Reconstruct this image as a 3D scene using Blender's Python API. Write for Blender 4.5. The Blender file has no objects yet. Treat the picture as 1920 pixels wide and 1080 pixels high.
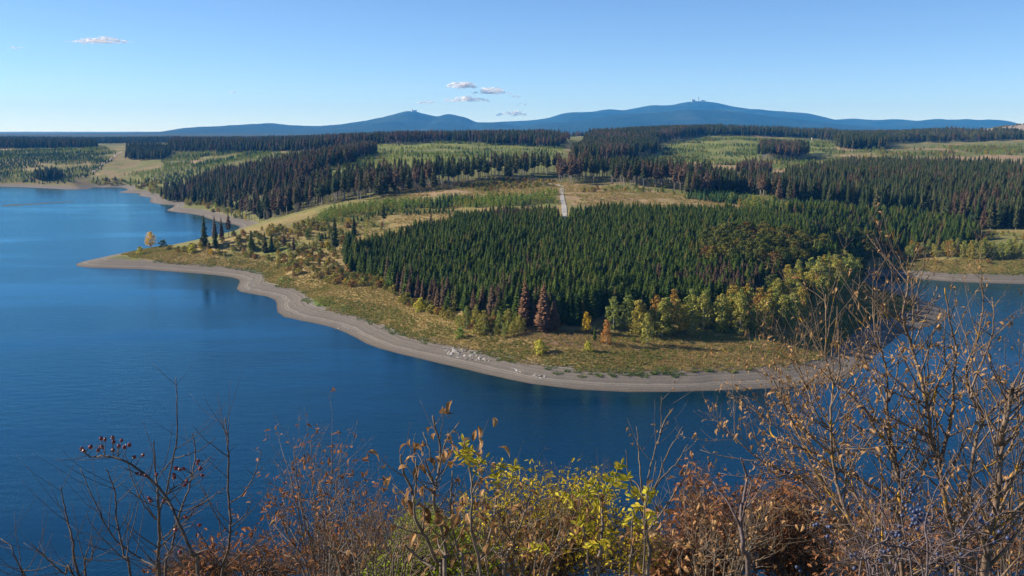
import bpy, math, random
import numpy as np
from mathutils import Vector, Matrix

rng = np.random.default_rng(7)
random.seed(7)
SC = bpy.context.scene
COL = SC.collection
R = math.radians

# ------------------------------------------------------------------ camera
W0, H0, F0 = 1920.0, 1080.0, 1867.0          # photograph's pixels, focal length in pixels (35 mm lens)
EYE = 100.0                                   # eye height above the reservoir
PITCH = math.atan(295.0 / F0)
cam_d = bpy.data.cameras.new('camera')
cam = bpy.data.objects.new('camera', cam_d)
COL.objects.link(cam)
cam.location = (0, 0, EYE)
cam.rotation_euler = (R(90) - PITCH, 0, 0)
cam_d.sensor_width = 36.0
cam_d.lens = 36.0 * F0 / W0
cam_d.clip_start = 0.1
cam_d.clip_end = 200000
SC.camera = cam

# ------------------------------------------------------------------ sky, sun, exposure
SUN_AZ, SUN_EL = R(-80), R(27)                # azimuth from the view direction (+Y), minus = left
sun_dir = Vector((math.sin(SUN_AZ) * math.cos(SUN_EL), math.cos(SUN_AZ) * math.cos(SUN_EL), math.sin(SUN_EL)))
world = bpy.data.worlds.new('World')
SC.world = world
world.use_nodes = True
wn = world.node_tree.nodes
wl = world.node_tree.links
sky = wn.new('ShaderNodeTexSky')
sky.sky_type = 'NISHITA'
sky.sun_disc = False
sky.sun_elevation = SUN_EL
sky.sun_rotation = SUN_AZ
sky.altitude = 500
sky.air_density = 0.6
sky.dust_density = 0.0
sky.ozone_density = 5.2
bg = wn['Background']
bg.inputs['Strength'].default_value = 0.085
wl.new(sky.outputs[0], bg.inputs['Color'])

sun_d = bpy.data.lights.new('sun', 'SUN')
sun_d.energy = 5.0
sun_d.angle = R(0.53)
sun_d.color = (1.0, 0.91, 0.77)
sun = bpy.data.objects.new('sun', sun_d)
COL.objects.link(sun)
sun.rotation_euler = (-sun_dir).to_track_quat('-Z', 'Y').to_euler()

SC.view_settings.view_transform = 'Standard'
SC.view_settings.look = 'None'
SC.view_settings.gamma = 1.0
SC.view_settings.exposure = 0.95
SC.view_settings.use_curve_mapping = False
SC.render.engine = 'CYCLES'
SC.cycles.use_denoising = True
SC.cycles.max_bounces = 5
SC.cycles.diffuse_bounces = 2
SC.cycles.glossy_bounces = 2
SC.cycles.transmission_bounces = 3
SC.cycles.transparent_max_bounces = 32
SC.cycles.volume_bounces = 0
SC.cycles.caustics_reflective = False
SC.cycles.caustics_refractive = False

# ------------------------------------------------------------------ projection helpers
CP, SP = math.cos(PITCH), math.sin(PITCH)

def ray(px, py):
    a = (px - W0 / 2) / F0
    b = (H0 / 2 - py) / F0
    return a, CP + b * SP, -SP + b * CP

def at_z(px, py, z=0.0):
    a, y, s = ray(px, py)
    t = (z - EYE) / s
    return a * t, y * t

def at_y(px, py, Y):
    a, y, s = ray(px, py)
    t = Y / y
    return a * t, Y, EYE + s * t

def to_px(x, y, z):
    x = np.asarray(x, float); y = np.asarray(y, float); z = np.asarray(z, float) - EYE
    dep = y * CP - z * SP
    up = y * SP + z * CP
    dep = np.where(np.abs(dep) < 1e-6, 1e-6, dep)
    return W0 / 2 + F0 * x / dep, H0 / 2 - F0 * up / dep, dep

def px1(p):
    x, y, z = p[0], p[1], p[2] - EYE
    d = y * CP - z * SP
    return W0 / 2 + F0 * x / d, H0 / 2 - F0 * (y * SP + z * CP) / d

def in_poly(px, py, poly):
    px = np.asarray(px); py = np.asarray(py)
    ins = np.zeros(px.shape, bool)
    n = len(poly)
    for i in range(n):
        x1, y1 = poly[i]; x2, y2 = poly[(i + 1) % n]
        if y1 == y2:
            continue
        c = ((y1 > py) != (y2 > py)) & (px < (x2 - x1) * (py - y1) / (y2 - y1) + x1)
        ins ^= c
    return ins

def sstep(a, b, v):
    t = np.clip((v - a) / (b - a), 0, 1)
    return t * t * (3 - 2 * t)

def vnoise(x, y, seed=0):
    xi = np.floor(x).astype(np.int64); yi = np.floor(y).astype(np.int64)
    fx = x - xi; fy = y - yi
    fx = fx * fx * (3 - 2 * fx); fy = fy * fy * (3 - 2 * fy)
    def h(a, b):
        n = (a * 374761393 + b * 668265263 + seed * 974711) & 0xffffffff
        n = ((n ^ (n >> 13)) * 1274126177) & 0xffffffff
        return ((n ^ (n >> 16)) & 0xffff) / 65535.0
    return (h(xi, yi) * (1 - fx) + h(xi + 1, yi) * fx) * (1 - fy) + (h(xi, yi + 1) * (1 - fx) + h(xi + 1, yi + 1) * fx) * fy

def fnoise(x, y, oct=4, seed=0):
    s = 0; a = 1.0; t = 0
    for k in range(oct):
        s = s + a * vnoise(x * 2 ** k, y * 2 ** k, seed + k * 17); t += a; a *= 0.5
    return s / t

# ------------------------------------------------------------------ object helpers
def tag(o, label=None, cat=None, group=None, kind=None):
    if label: o['label'] = label
    if cat: o['category'] = cat
    if group: o['group'] = group
    if kind: o['kind'] = kind
    return o

def mesh_from(name, verts, faces, mats, midx=None, smooth=False):
    me = bpy.data.meshes.new(name)
    verts = np.asarray(verts, np.float32)
    if isinstance(faces, np.ndarray) and faces.ndim == 2:
        k = faces.shape[1]
        me.vertices.add(len(verts)); me.vertices.foreach_set('co', verts.ravel())
        me.loops.add(faces.size); me.loops.foreach_set('vertex_index', faces.astype(np.int32).ravel())
        me.polygons.add(len(faces))
        me.polygons.foreach_set('loop_start', np.arange(0, faces.size, k, dtype=np.int32))
        me.polygons.foreach_set('loop_total', np.full(len(faces), k, np.int32))
    else:
        me.from_pydata([tuple(v) for v in verts.tolist()], [], [tuple(f) for f in faces])
    for m in mats:
        me.materials.append(m)
    if midx is not None:
        me.polygons.foreach_set('material_index', np.asarray(midx, np.int32))
    if smooth:
        me.polygons.foreach_set('use_smooth', np.ones(len(me.polygons), bool))
    me.update(calc_edges=True)
    return me

def add(name, me, parent=None, loc=(0, 0, 0)):
    o = bpy.data.objects.new(name, me)
    COL.objects.link(o)
    o.location = loc
    if parent is not None:
        o.parent = parent
    return o

class MB:
    """collects triangles/quads of one mesh"""
    def __init__(s):
        s.v = []; s.f = []; s.m = []
    def quad(s, pts, m=0):
        n = len(s.v); s.v.extend(pts); s.f.append(tuple(range(n, n + len(pts)))); s.m.append(m)
    def tube(s, pts, rad, sides=5, m=0, cap=True):
        pts = [Vector(p) for p in pts]
        n0 = len(s.v)
        d0 = (pts[1] - pts[0]).normalized()
        ref = Vector((0, 0, 1)) if abs(d0.z) < 0.9 else Vector((1, 0, 0))
        u = d0.cross(ref).normalized()
        for i, p in enumerate(pts):
            d = (pts[min(i + 1, len(pts) - 1)] - pts[max(i - 1, 0)])
            if d.length < 1e-9: d = d0.copy()
            d.normalize()
            u = (u - d * u.dot(d))
            if u.length < 1e-6: u = d.orthogonal()
            u.normalize()
            w = d.cross(u)
            for k in range(sides):
                a = 2 * math.pi * k / sides
                s.v.append(p + (u * math.cos(a) + w * math.sin(a)) * rad[i])
        for i in range(len(pts) - 1):
            for k in range(sides):
                a = n0 + i * sides + k; b = n0 + i * sides + (k + 1) % sides
                s.f.append((a, b, b + sides, a + sides)); s.m.append(m)
        if cap:
            s.f.append(tuple(n0 + (len(pts) - 1) * sides + k for k in range(sides))); s.m.append(m)
    def box(s, c, d, m=0):
        x, y, z = c; a, b, e = d[0] / 2, d[1] / 2, d[2] / 2
        n = len(s.v)
        s.v.extend([(x - a, y - b, z - e), (x + a, y - b, z - e), (x + a, y + b, z - e), (x - a, y + b, z - e),
                    (x - a, y - b, z + e), (x + a, y - b, z + e), (x + a, y + b, z + e), (x - a, y + b, z + e)])
        for q in ((3, 2, 1, 0), (4, 5, 6, 7), (0, 1, 5, 4), (1, 2, 6, 5), (2, 3, 7, 6), (3, 0, 4, 7)):
            s.f.append(tuple(n + i for i in q)); s.m.append(m)
    def mesh(s, name, mats, smooth=False):
        return mesh_from(name, np.array([tuple(v) for v in s.v], np.float32).reshape(-1, 3), s.f, mats, s.m, smooth)

# ------------------------------------------------------------------ materials
def new_mat(name):
    m = bpy.data.materials.new(name); m.use_nodes = True
    nt = m.node_tree
    return m, nt.nodes, nt.links, nt.nodes['Principled BSDF']

def ramp(n, stops, interp='LINEAR'):
    r = n.new('ShaderNodeValToRGB'); e = r.color_ramp
    e.interpolation = interp
    while len(e.elements) < len(stops): e.elements.new(0.5)
    for el, (p, c) in zip(e.elements, stops):
        el.position = p; el.color = (*c, 1) if len(c) == 3 else c
    return r

def noise(n, l, scale, detail=4, rough=0.55, vec=None):
    t = n.new('ShaderNodeTexNoise'); t.inputs['Scale'].default_value = scale
    t.inputs['Detail'].default_value = detail; t.inputs['Roughness'].default_value = rough
    if vec is not None: l.new(vec, t.inputs['Vector'])
    return t

def mixc(n, l, fac, a, b, mode='MIX'):
    x = n.new('ShaderNodeMix'); x.data_type = 'RGBA'; x.blend_type = mode
    for s, v in ((0, fac), (6, a), (7, b)):
        if isinstance(v, (int, float)): x.inputs[s].default_value = v
        elif isinstance(v, tuple): x.inputs[s].default_value = (*v, 1)
        else: l.new(v, x.inputs[s])
    return x.outputs[2]

def mathn(n, l, op, a, b=None, c=None):
    x = n.new('ShaderNodeMath'); x.operation = op
    for i, v in enumerate((a, b, c)):
        if v is None: continue
        if isinstance(v, (int, float)): x.inputs[i].default_value = v
        else: l.new(v, x.inputs[i])
    return x.outputs[0]

def leaf_mat(name, stops, trans=0.25, interp='LINEAR', grain=0.35, rough=0.75, nscale=0.9, spec=0.1):
    """foliage: each tree has its own tone, leaves vary a little, light comes through"""
    m, n, l, p = new_mat(name)
    oi = n.new('ShaderNodeObjectInfo')
    r = ramp(n, stops, interp)
    l.new(oi.outputs['Random'], r.inputs[0])
    geo = n.new('ShaderNodeNewGeometry')
    nz = noise(n, l, nscale, 3, 0.6, geo.outputs['Position'])
    v = ramp(n, [(0.25, (1 - grain,) * 3), (0.75, (1 + grain,) * 3)])
    l.new(nz.outputs['Fac'], v.inputs[0])
    rp = n.new('ShaderNodeHueSaturation')
    l.new(geo.outputs['Random Per Island'], rp.inputs['Value'])
    c = mixc(n, l, 1.0, r.outputs[0], v.outputs[0], 'MULTIPLY')
    isl = mathn(n, l, 'MULTIPLY_ADD', geo.outputs['Random Per Island'], 0.6, 0.7)
    hs = n.new('ShaderNodeHueSaturation'); l.new(c, hs.inputs['Color']); l.new(isl, hs.inputs['Value'])
    n.remove(rp)
    l.new(hs.outputs[0], p.inputs['Base Color'])
    p.inputs['Roughness'].default_value = rough
    p.inputs['Specular IOR Level'].default_value = spec
    if trans > 0:
        t = n.new('ShaderNodeBsdfTranslucent'); l.new(hs.outputs[0], t.inputs['Color'])
        mx = n.new('ShaderNodeMixShader'); mx.inputs[0].default_value = trans
        l.new(p.outputs[0], mx.inputs[1]); l.new(t.outputs[0], mx.inputs[2])
        l.new(mx.outputs[0], n['Material Output'].inputs['Surface'])
    return m

def bark_mat(name, c1, c2, scale=6.0, c3=None, lich=0.62):
    m, n, l, p = new_mat(name)
    geo = n.new('ShaderNodeNewGeometry')
    nz = noise(n, l, scale, 5, 0.65, geo.outputs['Position'])
    r = ramp(n, [(0.3, c1), (0.7, c2)])
    l.new(nz.outputs['Fac'], r.inputs[0])
    out = r.outputs[0]
    if c3:
        n2 = noise(n, l, scale * 0.55, 3, 0.6, geo.outputs['Position'])
        k = ramp(n, [(lich, (0, 0, 0)), (lich + 0.05, (1, 1, 1))])
        l.new(n2.outputs['Fac'], k.inputs[0])
        out = mixc(n, l, k.outputs[0], out, c3)
    l.new(out, p.inputs['Base Color'])
    p.inputs['Roughness'].default_value = 0.85
    p.inputs['Specular IOR Level'].default_value = 0.12
    b = n.new('ShaderNodeBump'); b.inputs['Strength'].default_value = 0.4; b.inputs['Distance'].default_value = 0.01
    l.new(nz.outputs['Fac'], b.inputs['Height']); l.new(b.outputs[0], p.inputs['Normal'])
    return m

def plain_mat(name, c, rough=0.7, var=0.2, scale=3.0, metal=0.0):
    m, n, l, p = new_mat(name)
    geo = n.new('ShaderNodeNewGeometry')
    nz = noise(n, l, scale, 4, 0.6, geo.outputs['Position'])
    r = ramp(n, [(0.3, tuple(x * (1 - var) for x in c)), (0.7, tuple(min(1, x * (1 + var)) for x in c))])
    l.new(nz.outputs['Fac'], r.inputs[0]); l.new(r.outputs[0], p.inputs['Base Color'])
    p.inputs['Roughness'].default_value = rough; p.inputs['Metallic'].default_value = metal
    return m
# ------------------------------------------------------------------ terrain
# shoreline of the far side, from far left to far right (seen points, set on the water level)
SHORE_PX = [(-700, 351), (-300, 350), (0, 350), (40, 351), (100, 354), (140, 356), (165, 355), (178, 351), (200, 352), (222, 351), (236, 353),
    (240, 357), (217, 361), (240, 362), (265, 363), (258, 367), (283, 371), (280, 379), (296, 383), (313, 384), (330, 384),
    (322, 390), (310, 395), (322, 397), (350, 400), (376, 404), (388, 409), (410, 416), (440, 421), (452, 425), (440, 434), (410, 443),
    (380, 452), (345, 459), (300, 464), (262, 468), (240, 472), (215, 477), (185, 484), (155, 490), (138, 495),
    (136, 497), (145, 502), (200, 503), (270, 505), (345, 511), (400, 515), (440, 520), (452, 524), (447, 535), (439, 545), (455, 550), (490, 553),
    (515, 558), (521, 570), (517, 590), (526, 596), (560, 600), (600, 607), (640, 619), (665, 630), (690, 648), (730, 659), (780, 671), (830, 683),
    (880, 694), (930, 706), (990, 720), (1033, 728), (1083, 733), (1133, 736), (1180, 737), (1233, 735), (1333, 733), (1433, 729), (1500, 726),
    (1545, 722), (1573, 718), (1600, 710), (1613, 697), (1630, 680), (1653, 657), (1680, 634), (1693, 622), (1713, 616), (1747, 612), (1770, 603),
    (1780, 590), (1770, 577), (1747, 567), (1727, 561), (1705, 555), (1680, 545), (1655, 534), (1637, 526), (1632, 520), (1645, 517), (1663, 517), (1697, 520),
    (1747, 526), (1813, 530), (1920, 533), (2100, 536), (2400, 545), (2900, 560)]
# seen ground points: pixel and distance
GROUND = [(60, 320, 1950), (200, 300, 2150), (100, 277, 2500), (300, 320, 1800), (400, 300, 1900), (220, 275, 2800), (350, 272, 3000),
    (0, 267, 4500), (400, 267, 4500), (-300, 300, 2200), (-300, 270, 3000), (-700, 300, 2200),
    (335, 372, 1400), (400, 385, 1260), (470, 400, 1080), (450, 360, 1217), (600, 335, 1142), (500, 330, 1318), (560, 303, 1527), (640, 291, 1660), (700, 305, 1290),
    (700, 370, 900), (800, 352, 950), (900, 345, 1000), (550, 402, 860), (620, 385, 870), (500, 420, 830), (450, 430, 800),
    (430, 450, 745), (370, 463, 760), (330, 470, 770), (500, 470, 720), (560, 500, 640), (640, 490, 640), (600, 450, 720), (700, 440, 720), (560, 440, 740),
    (580, 550, 565), (700, 600, 495), (660, 560, 540), (780, 590, 490), (830, 600, 475), (700, 520, 600), (830, 560, 525), (900, 640, 440), (950, 600, 455),
    (1000, 640, 428), (1050, 620, 438), (1100, 640, 425), (1200, 640, 427), (1300, 640, 427), (1400, 640, 428), (1480, 620, 445), (1540, 590, 480),
    (1560, 560, 520), (1600, 600, 480), (1650, 560, 545), (1620, 530, 590), (1700, 580, 535),
    (1000, 560, 475), (850, 470, 600), (1000, 470, 600), (1000, 520, 530), (1150, 470, 600), (1300, 470, 600), (1300, 520, 530), (1400, 470, 610),
    (1450, 520, 540), (1500, 480, 620), (1560, 500, 610), (1580, 470, 680), (850, 420, 720), (1057, 400, 750), (1250, 420, 710), (1400, 410, 760),
    (1500, 420, 760), (1580, 430, 760), (1640, 470, 740), (1700, 470, 740), (1800, 490, 700), (1920, 480, 700), (1800, 440, 780), (1920, 440, 760),
    (1700, 400, 880), (1900, 400, 850), (1600, 390, 880), (1450, 380, 880), (1320, 380, 850), (1200, 370, 870), (1057, 350, 1000), (1200, 345, 1000),
    (1350, 355, 1000), (1500, 350, 1050), (1700, 340, 1150), (1900, 330, 1250), (1450, 330, 1250), (1400, 310, 1400), (1200, 300, 1500), (1600, 310, 1450),
    (1800, 310, 1450), (1920, 300, 1600), (1300, 280, 1900), (1500, 270, 2100), (1350, 252, 2600), (1200, 256, 2500), (1000, 280, 1800), (1000, 260, 2700), (800, 285, 1550),
    (700, 268, 2000), (800, 265, 2300), (600, 275, 1900), (1600, 264, 2500), (1800, 262, 2600), (1900, 252, 2700), (1930, 231, 3000), (1860, 243, 3000), (1800, 250, 3200),
    (2400, 480, 700), (2400, 430, 820), (2300, 320, 1500), (2400, 240, 2800), (1000, 264, 4000), (1400, 262, 4200), (1900, 262, 4300), (2400, 262, 4300), (-500, 267, 4500)]

shore = np.array([at_z(x, y) for x, y in SHORE_PX])
# smooth, finer shoreline
def densify(p, step=6.0):
    out = []
    for i in range(len(p) - 1):
        n = max(1, int(np.hypot(*(p[i + 1] - p[i])) / step))
        for k in range(n): out.append(p[i] + (p[i + 1] - p[i]) * k / n)
    out.append(p[-1]); q = np.array(out)
    for _ in range(4): q[1:-1] = 0.25 * q[:-2] + 0.5 * q[1:-1] + 0.25 * q[2:]
    return q
shore_d = densify(shore)[::2]
near = [(160 * math.sin(R(a)) * 1.0, 160 * math.cos(R(a))) for a in range(85, -86, -5)]
water_poly = [tuple(p) for p in shore_d] + [(2200, 700), (2200, 10)] + near + [(-2200, 10), (-2400, 1690)]

gp = np.array([at_y(*g) for g in GROUND])
cp = [(math.atan2(x, y), math.log(math.hypot(x, y)), z) for x, y, z in gp]
sh = densify(shore, 60)
cp += [(math.atan2(x, y), math.log(math.hypot(x, y)), 0.5) for x, y in sh[::2]]
for a in np.linspace(-75, 75, 11):
    cp += [(R(a), math.log(7000), 62.0), (R(a), math.log(16000), 62.0), (R(a), math.log(35000), 62.0)]
for a in (-75, -60, 60, 75):
    cp += [(R(a), math.log(1900), 25.0), (R(a), math.log(3500), 70.0)]
cp = np.array(cp)

def tps(r2):
    return np.where(r2 > 1e-12, 0.5 * r2 * np.log(np.maximum(r2, 1e-12)), 0)
n_ = len(cp)
A = np.zeros((n_ + 3, n_ + 3))
dx = cp[:, None, :2] - cp[None, :, :2]
A[:n_, :n_] = tps((dx ** 2).sum(-1)) + np.eye(n_) * 2e-4
P_ = np.c_[np.ones(n_), cp[:, :2]]
A[:n_, n_:] = P_; A[n_:, :n_] = P_.T
sol = np.linalg.solve(A, np.r_[cp[:, 2], 0, 0, 0])

def rbf(th, lr):
    out = np.empty(th.shape)
    for s in range(0, len(th), 40000):
        t = th[s:s + 40000]; q = lr[s:s + 40000]
        r2 = (t[:, None] - cp[None, :, 0]) ** 2 + (q[:, None] - cp[None, :, 1]) ** 2
        out[s:s + 40000] = tps(r2) @ sol[:n_] + sol[n_] + sol[n_ + 1] * t + sol[n_ + 2] * q
    return out

def shore_dist(x, y):
    d = np.full(x.shape, 1e9)
    P = np.r_[shore_d, ]
    for i in range(len(P) - 1):
        a = P[i]; b = P[i + 1]; ab = b - a; L2 = ab @ ab
        t = np.clip(((x - a[0]) * ab[0] + (y - a[1]) * ab[1]) / L2, 0, 1)
        d = np.minimum(d, (x - a[0] - t * ab[0]) ** 2 + (y - a[1] - t * ab[1]) ** 2)
    return np.sqrt(d)

th_f = np.arange(-33, 33.001, 0.125)
th_o = [33]
s_ = 0.2
while th_o[-1] < 84: th_o.append(th_o[-1] + s_); s_ = min(2.0, s_ * 1.12)
th_o = np.array(th_o[1:])
TH = np.radians(np.r_[-th_o[::-1], th_f, th_o])
def lspan(a, b, q): return np.linspace(math.log(a), math.log(b), int(math.log(b / a) / q) + 1)[:-1]
LR = np.r_[lspan(0.5, 150, 0.05), lspan(150, 350, 0.04), lspan(350, 1500, 0.0042), lspan(1500, 5000, 0.009), lspan(5000, 40000, 0.06), [math.log(40000)]]
T2, L2_ = np.meshgrid(TH, LR)
TX = np.exp(L2_) * np.sin(T2); TY = np.exp(L2_) * np.cos(T2)
def terrain_z(tx, ty, th, lr):
    r = np.exp(lr)
    z = np.zeros(tx.shape)
    # the slope below the viewpoint
    nearm = r < 300
    hill = 98.2 - 0.62 * np.maximum(r - 1.5, 0) - 0.0004 * r * r
    hill += (fnoise(tx / 9, ty / 9, 3, 3) - 0.5) * np.clip(r / 20, 0, 1) * 3.0
    z[nearm] = np.maximum(hill, -12)[nearm]
    f = ~nearm
    x = tx[f]; y = ty[f]
    zr = rbf(th[f], lr[f])
    wet = in_poly(x, y, water_poly)
    sd = np.full(x.shape, 500.0)
    m = (r[f] < 2600)
    sd[m] = shore_dist(x[m], y[m])
    amp = np.clip(r[f] / 700, 0.7, 2.2)
    zr = zr + (fnoise(x / 45, y / 45, 4, 11) - 0.5) * 3.0 * amp + (fnoise(x / 400, y / 400, 3, 5) - 0.5) * np.clip((r[f] - 900) / 60, 0, 14)
    slope = 0.15 + 0.06 * fnoise(x / 60, y / 60, 2, 21)
    beach = slope * sd
    w = sstep(14, 48, sd)
    zl = (1 - w) * beach + w * np.maximum(zr, 3.0 + 0.02 * sd + 0.11 * np.minimum(sd, 90) * sstep(950, 1250, r[f]))
    jig = (fnoise(x / 9, y / 9, 3, 33) - 0.5) * 0.5 + (fnoise(x / 30, y / 30, 2, 35) - 0.5) * 0.5
    zl = zl + jig * np.clip(sd / 6, 0.25, 1)
    zw = np.maximum(-0.2 * sd, -12) + jig * np.clip(1 - sd / 10, 0, 1) * 0.25
    z[f] = np.where(wet, zw, zl)
    return z, None
zz, _ = terrain_z(TX.ravel(), TY.ravel(), T2.ravel(), L2_.ravel())
TZ = zz.reshape(TX.shape)

def ground_z(x, y):
    x = np.asarray(x, float); y = np.asarray(y, float)
    th = np.arctan2(x, y); lr = np.log(np.hypot(x, y))
    i = np.clip(np.searchsorted(TH, th) - 1, 0, len(TH) - 2); j = np.clip(np.searchsorted(LR, lr) - 1, 0, len(LR) - 2)
    a = np.clip((th - TH[i]) / (TH[i + 1] - TH[i]), 0, 1); b = np.clip((lr - LR[j]) / (LR[j + 1] - LR[j]), 0, 1)
    return (TZ[j, i] * (1 - a) + TZ[j, i + 1] * a) * (1 - b) + (TZ[j + 1, i] * (1 - a) + TZ[j + 1, i + 1] * a) * b

def pick(px, py, dmin=300, dmax=6000):
    """the ground point seen at a pixel"""
    a, y, s = ray(px, py)
    Y = np.exp(np.linspace(math.log(dmin), math.log(dmax), 3000))
    t = Y / y
    below = EYE + s * t < ground_z(a * t, Y)
    k = int(np.argmax(below)) if below.any() else len(Y) - 1
    return a * t[k], Y[k], float(ground_z(a * t[k], Y[k]))

# --- ground colour: what grows or lies where (a colour per point of the sheet)
gpx, gpy, gdep = to_px(TX.ravel(), TY.ravel(), TZ.ravel())
rr = np.exp(L2_.ravel())
fx_, fy_ = TX.ravel(), TY.ravel()
g1 = fnoise(fx_ / 25, fy_ / 25, 4, 41); g2 = fnoise(fx_ / 90, fy_ / 90, 4, 43); g3 = fnoise(fx_ / 7, fy_ / 7, 3, 47)
def L3(a, b, t): return np.asarray(a)[None, :] * (1 - t[:, None]) + np.asarray(b)[None, :] * t[:, None]
STRAW = (0.26, 0.195, 0.08); OLIVE = (0.12, 0.14, 0.035); GREEN = (0.075, 0.125, 0.02); TAN = (0.29, 0.205, 0.115); FLOOR = (0.045, 0.035, 0.02)
FAROLIVE = (0.135, 0.14, 0.042)
colr = L3(STRAW, OLIVE, sstep(0.42, 0.62, g2 * 0.5 + g1 * 0.5))
far = sstep(700, 1100, rr)
colr = colr * (1 - far[:, None]) + L3(FAROLIVE, TAN, sstep(0.56, 0.72, g2 * 0.6 + g1 * 0.4)) * far[:, None]
def paint(poly, c, d0, d1, thr=0.0, soft=0.12, nz=None):
    m = in_poly(gpx + (g1 - 0.5) * 26, gpy + (g3 - 0.5) * 9, poly) & (rr > d0) & (rr < d1)
    w = m.astype(float)
    if thr > 0:
        w = w * sstep(thr - soft, thr + soft, nz if nz is not None else g1)
    colr[:] = colr * (1 - w[:, None]) + np.asarray(c)[None, :] * w[:, None]
PAINT = [
    ([(690, 375), (760, 352), (930, 330), (1055, 338), (1110, 348), (1290, 365), (1440, 395), (1400, 400), (1250, 388), (1080, 386), (1050, 365), (900, 366)], TAN, 800, 1300, 0.44),
    ([(1240, 306), (1340, 296), (1420, 318), (1330, 318)], TAN, 1200, 1700, 0.3),
    ([(1440, 320), (1560, 300), (1600, 312), (1480, 330)], TAN, 1100, 1600, 0.3),
    ([(1600, 300), (1920, 288), (1920, 312), (1700, 316)], TAN, 1300, 1900, 0.4),
    ([(1850, 243), (1880, 236), (1960, 226), (1960, 243), (1880, 246)], (0.26, 0.225, 0.19), 2500, 3600, 0),
    ([(190, 300), (225, 285), (310, 310), (240, 330), (190, 345)], (0.2, 0.15, 0.075), 1600, 2600, 0.5),
    ([(0, 335), (90, 330), (160, 330), (175, 352), (0, 350)], (0.16, 0.12, 0.06), 1500, 2200, 0.4),
    ([(0, 305), (60, 300), (150, 312), (60, 322), (0, 320)], (0.24, 0.2, 0.09), 1600, 2600, 0.4),
    ([(640, 315), (700, 300), (770, 298), (740, 318)], TAN, 1200, 1700, 0.35),
    ([(500, 520), (600, 575), (700, 605), (800, 640), (800, 620), (720, 575), (600, 540), (520, 515)], GREEN, 400, 700, 0.52),
    ([(560, 530), (700, 595), (820, 640), (900, 660), (850, 610), (760, 560), (660, 520)], STRAW, 400, 700, 0.35),
    ([(900, 640), (1000, 680), (1300, 690), (1500, 680), (1450, 640), (1150, 640), (1000, 620)], (0.215, 0.155, 0.07), 380, 520, 0.35),
    ([(960, 612), (1060, 618), (1130, 630), (1120, 655), (1040, 650), (970, 630)], (0.15, 0.095, 0.065), 390, 480, 0.3),
    ([(1500, 690), (1560, 640), (1660, 570), (1700, 560), (1640, 640), (1540, 690)], (0.10, 0.12, 0.03), 380, 640, 0.45),
    ([(1640, 500), (1760, 495), (1920, 505), (1920, 485), (1700, 488)], STRAW, 600, 760, 0.3),
    ([(220, 480), (300, 484), (420, 492), (500, 505), (480, 496), (330, 470), (240, 472)], (0.2, 0.15, 0.06), 600, 800, 0.35),
]
MEADOW = (0.17, 0.19, 0.045)
PAINT += [
    ([(500, 326), (560, 303), (700, 285), (850, 282), (1060, 284), (1060, 274), (850, 264), (700, 272), (600, 292)], MEADOW, 1300, 2700, 0.4),
    ([(600, 330), (800, 325), (900, 318), (1050, 312), (1050, 284), (850, 282), (700, 288), (580, 312)], MEADOW, 1100, 2300, 0.4),
    ([(1070, 318), (1240, 275), (1330, 254), (1560, 266), (1570, 290), (1420, 302), (1300, 305), (1150, 322)], MEADOW, 1300, 2800, 0.4),
    ([(560, 425), (700, 398), (860, 388), (1045, 386), (1045, 368), (900, 372), (740, 384), (640, 396)], MEADOW, 700, 1050, 0.35),
]
for q in PAINT:
    paint(*q)
_w = sstep(4200, 4900, rr)[:, None]
colr[:] = colr * (1 - _w) + L3((0.022, 0.036, 0.016), (0.04, 0.05, 0.024), g2) * _w     # far woods, too far to tell trees apart

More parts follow.
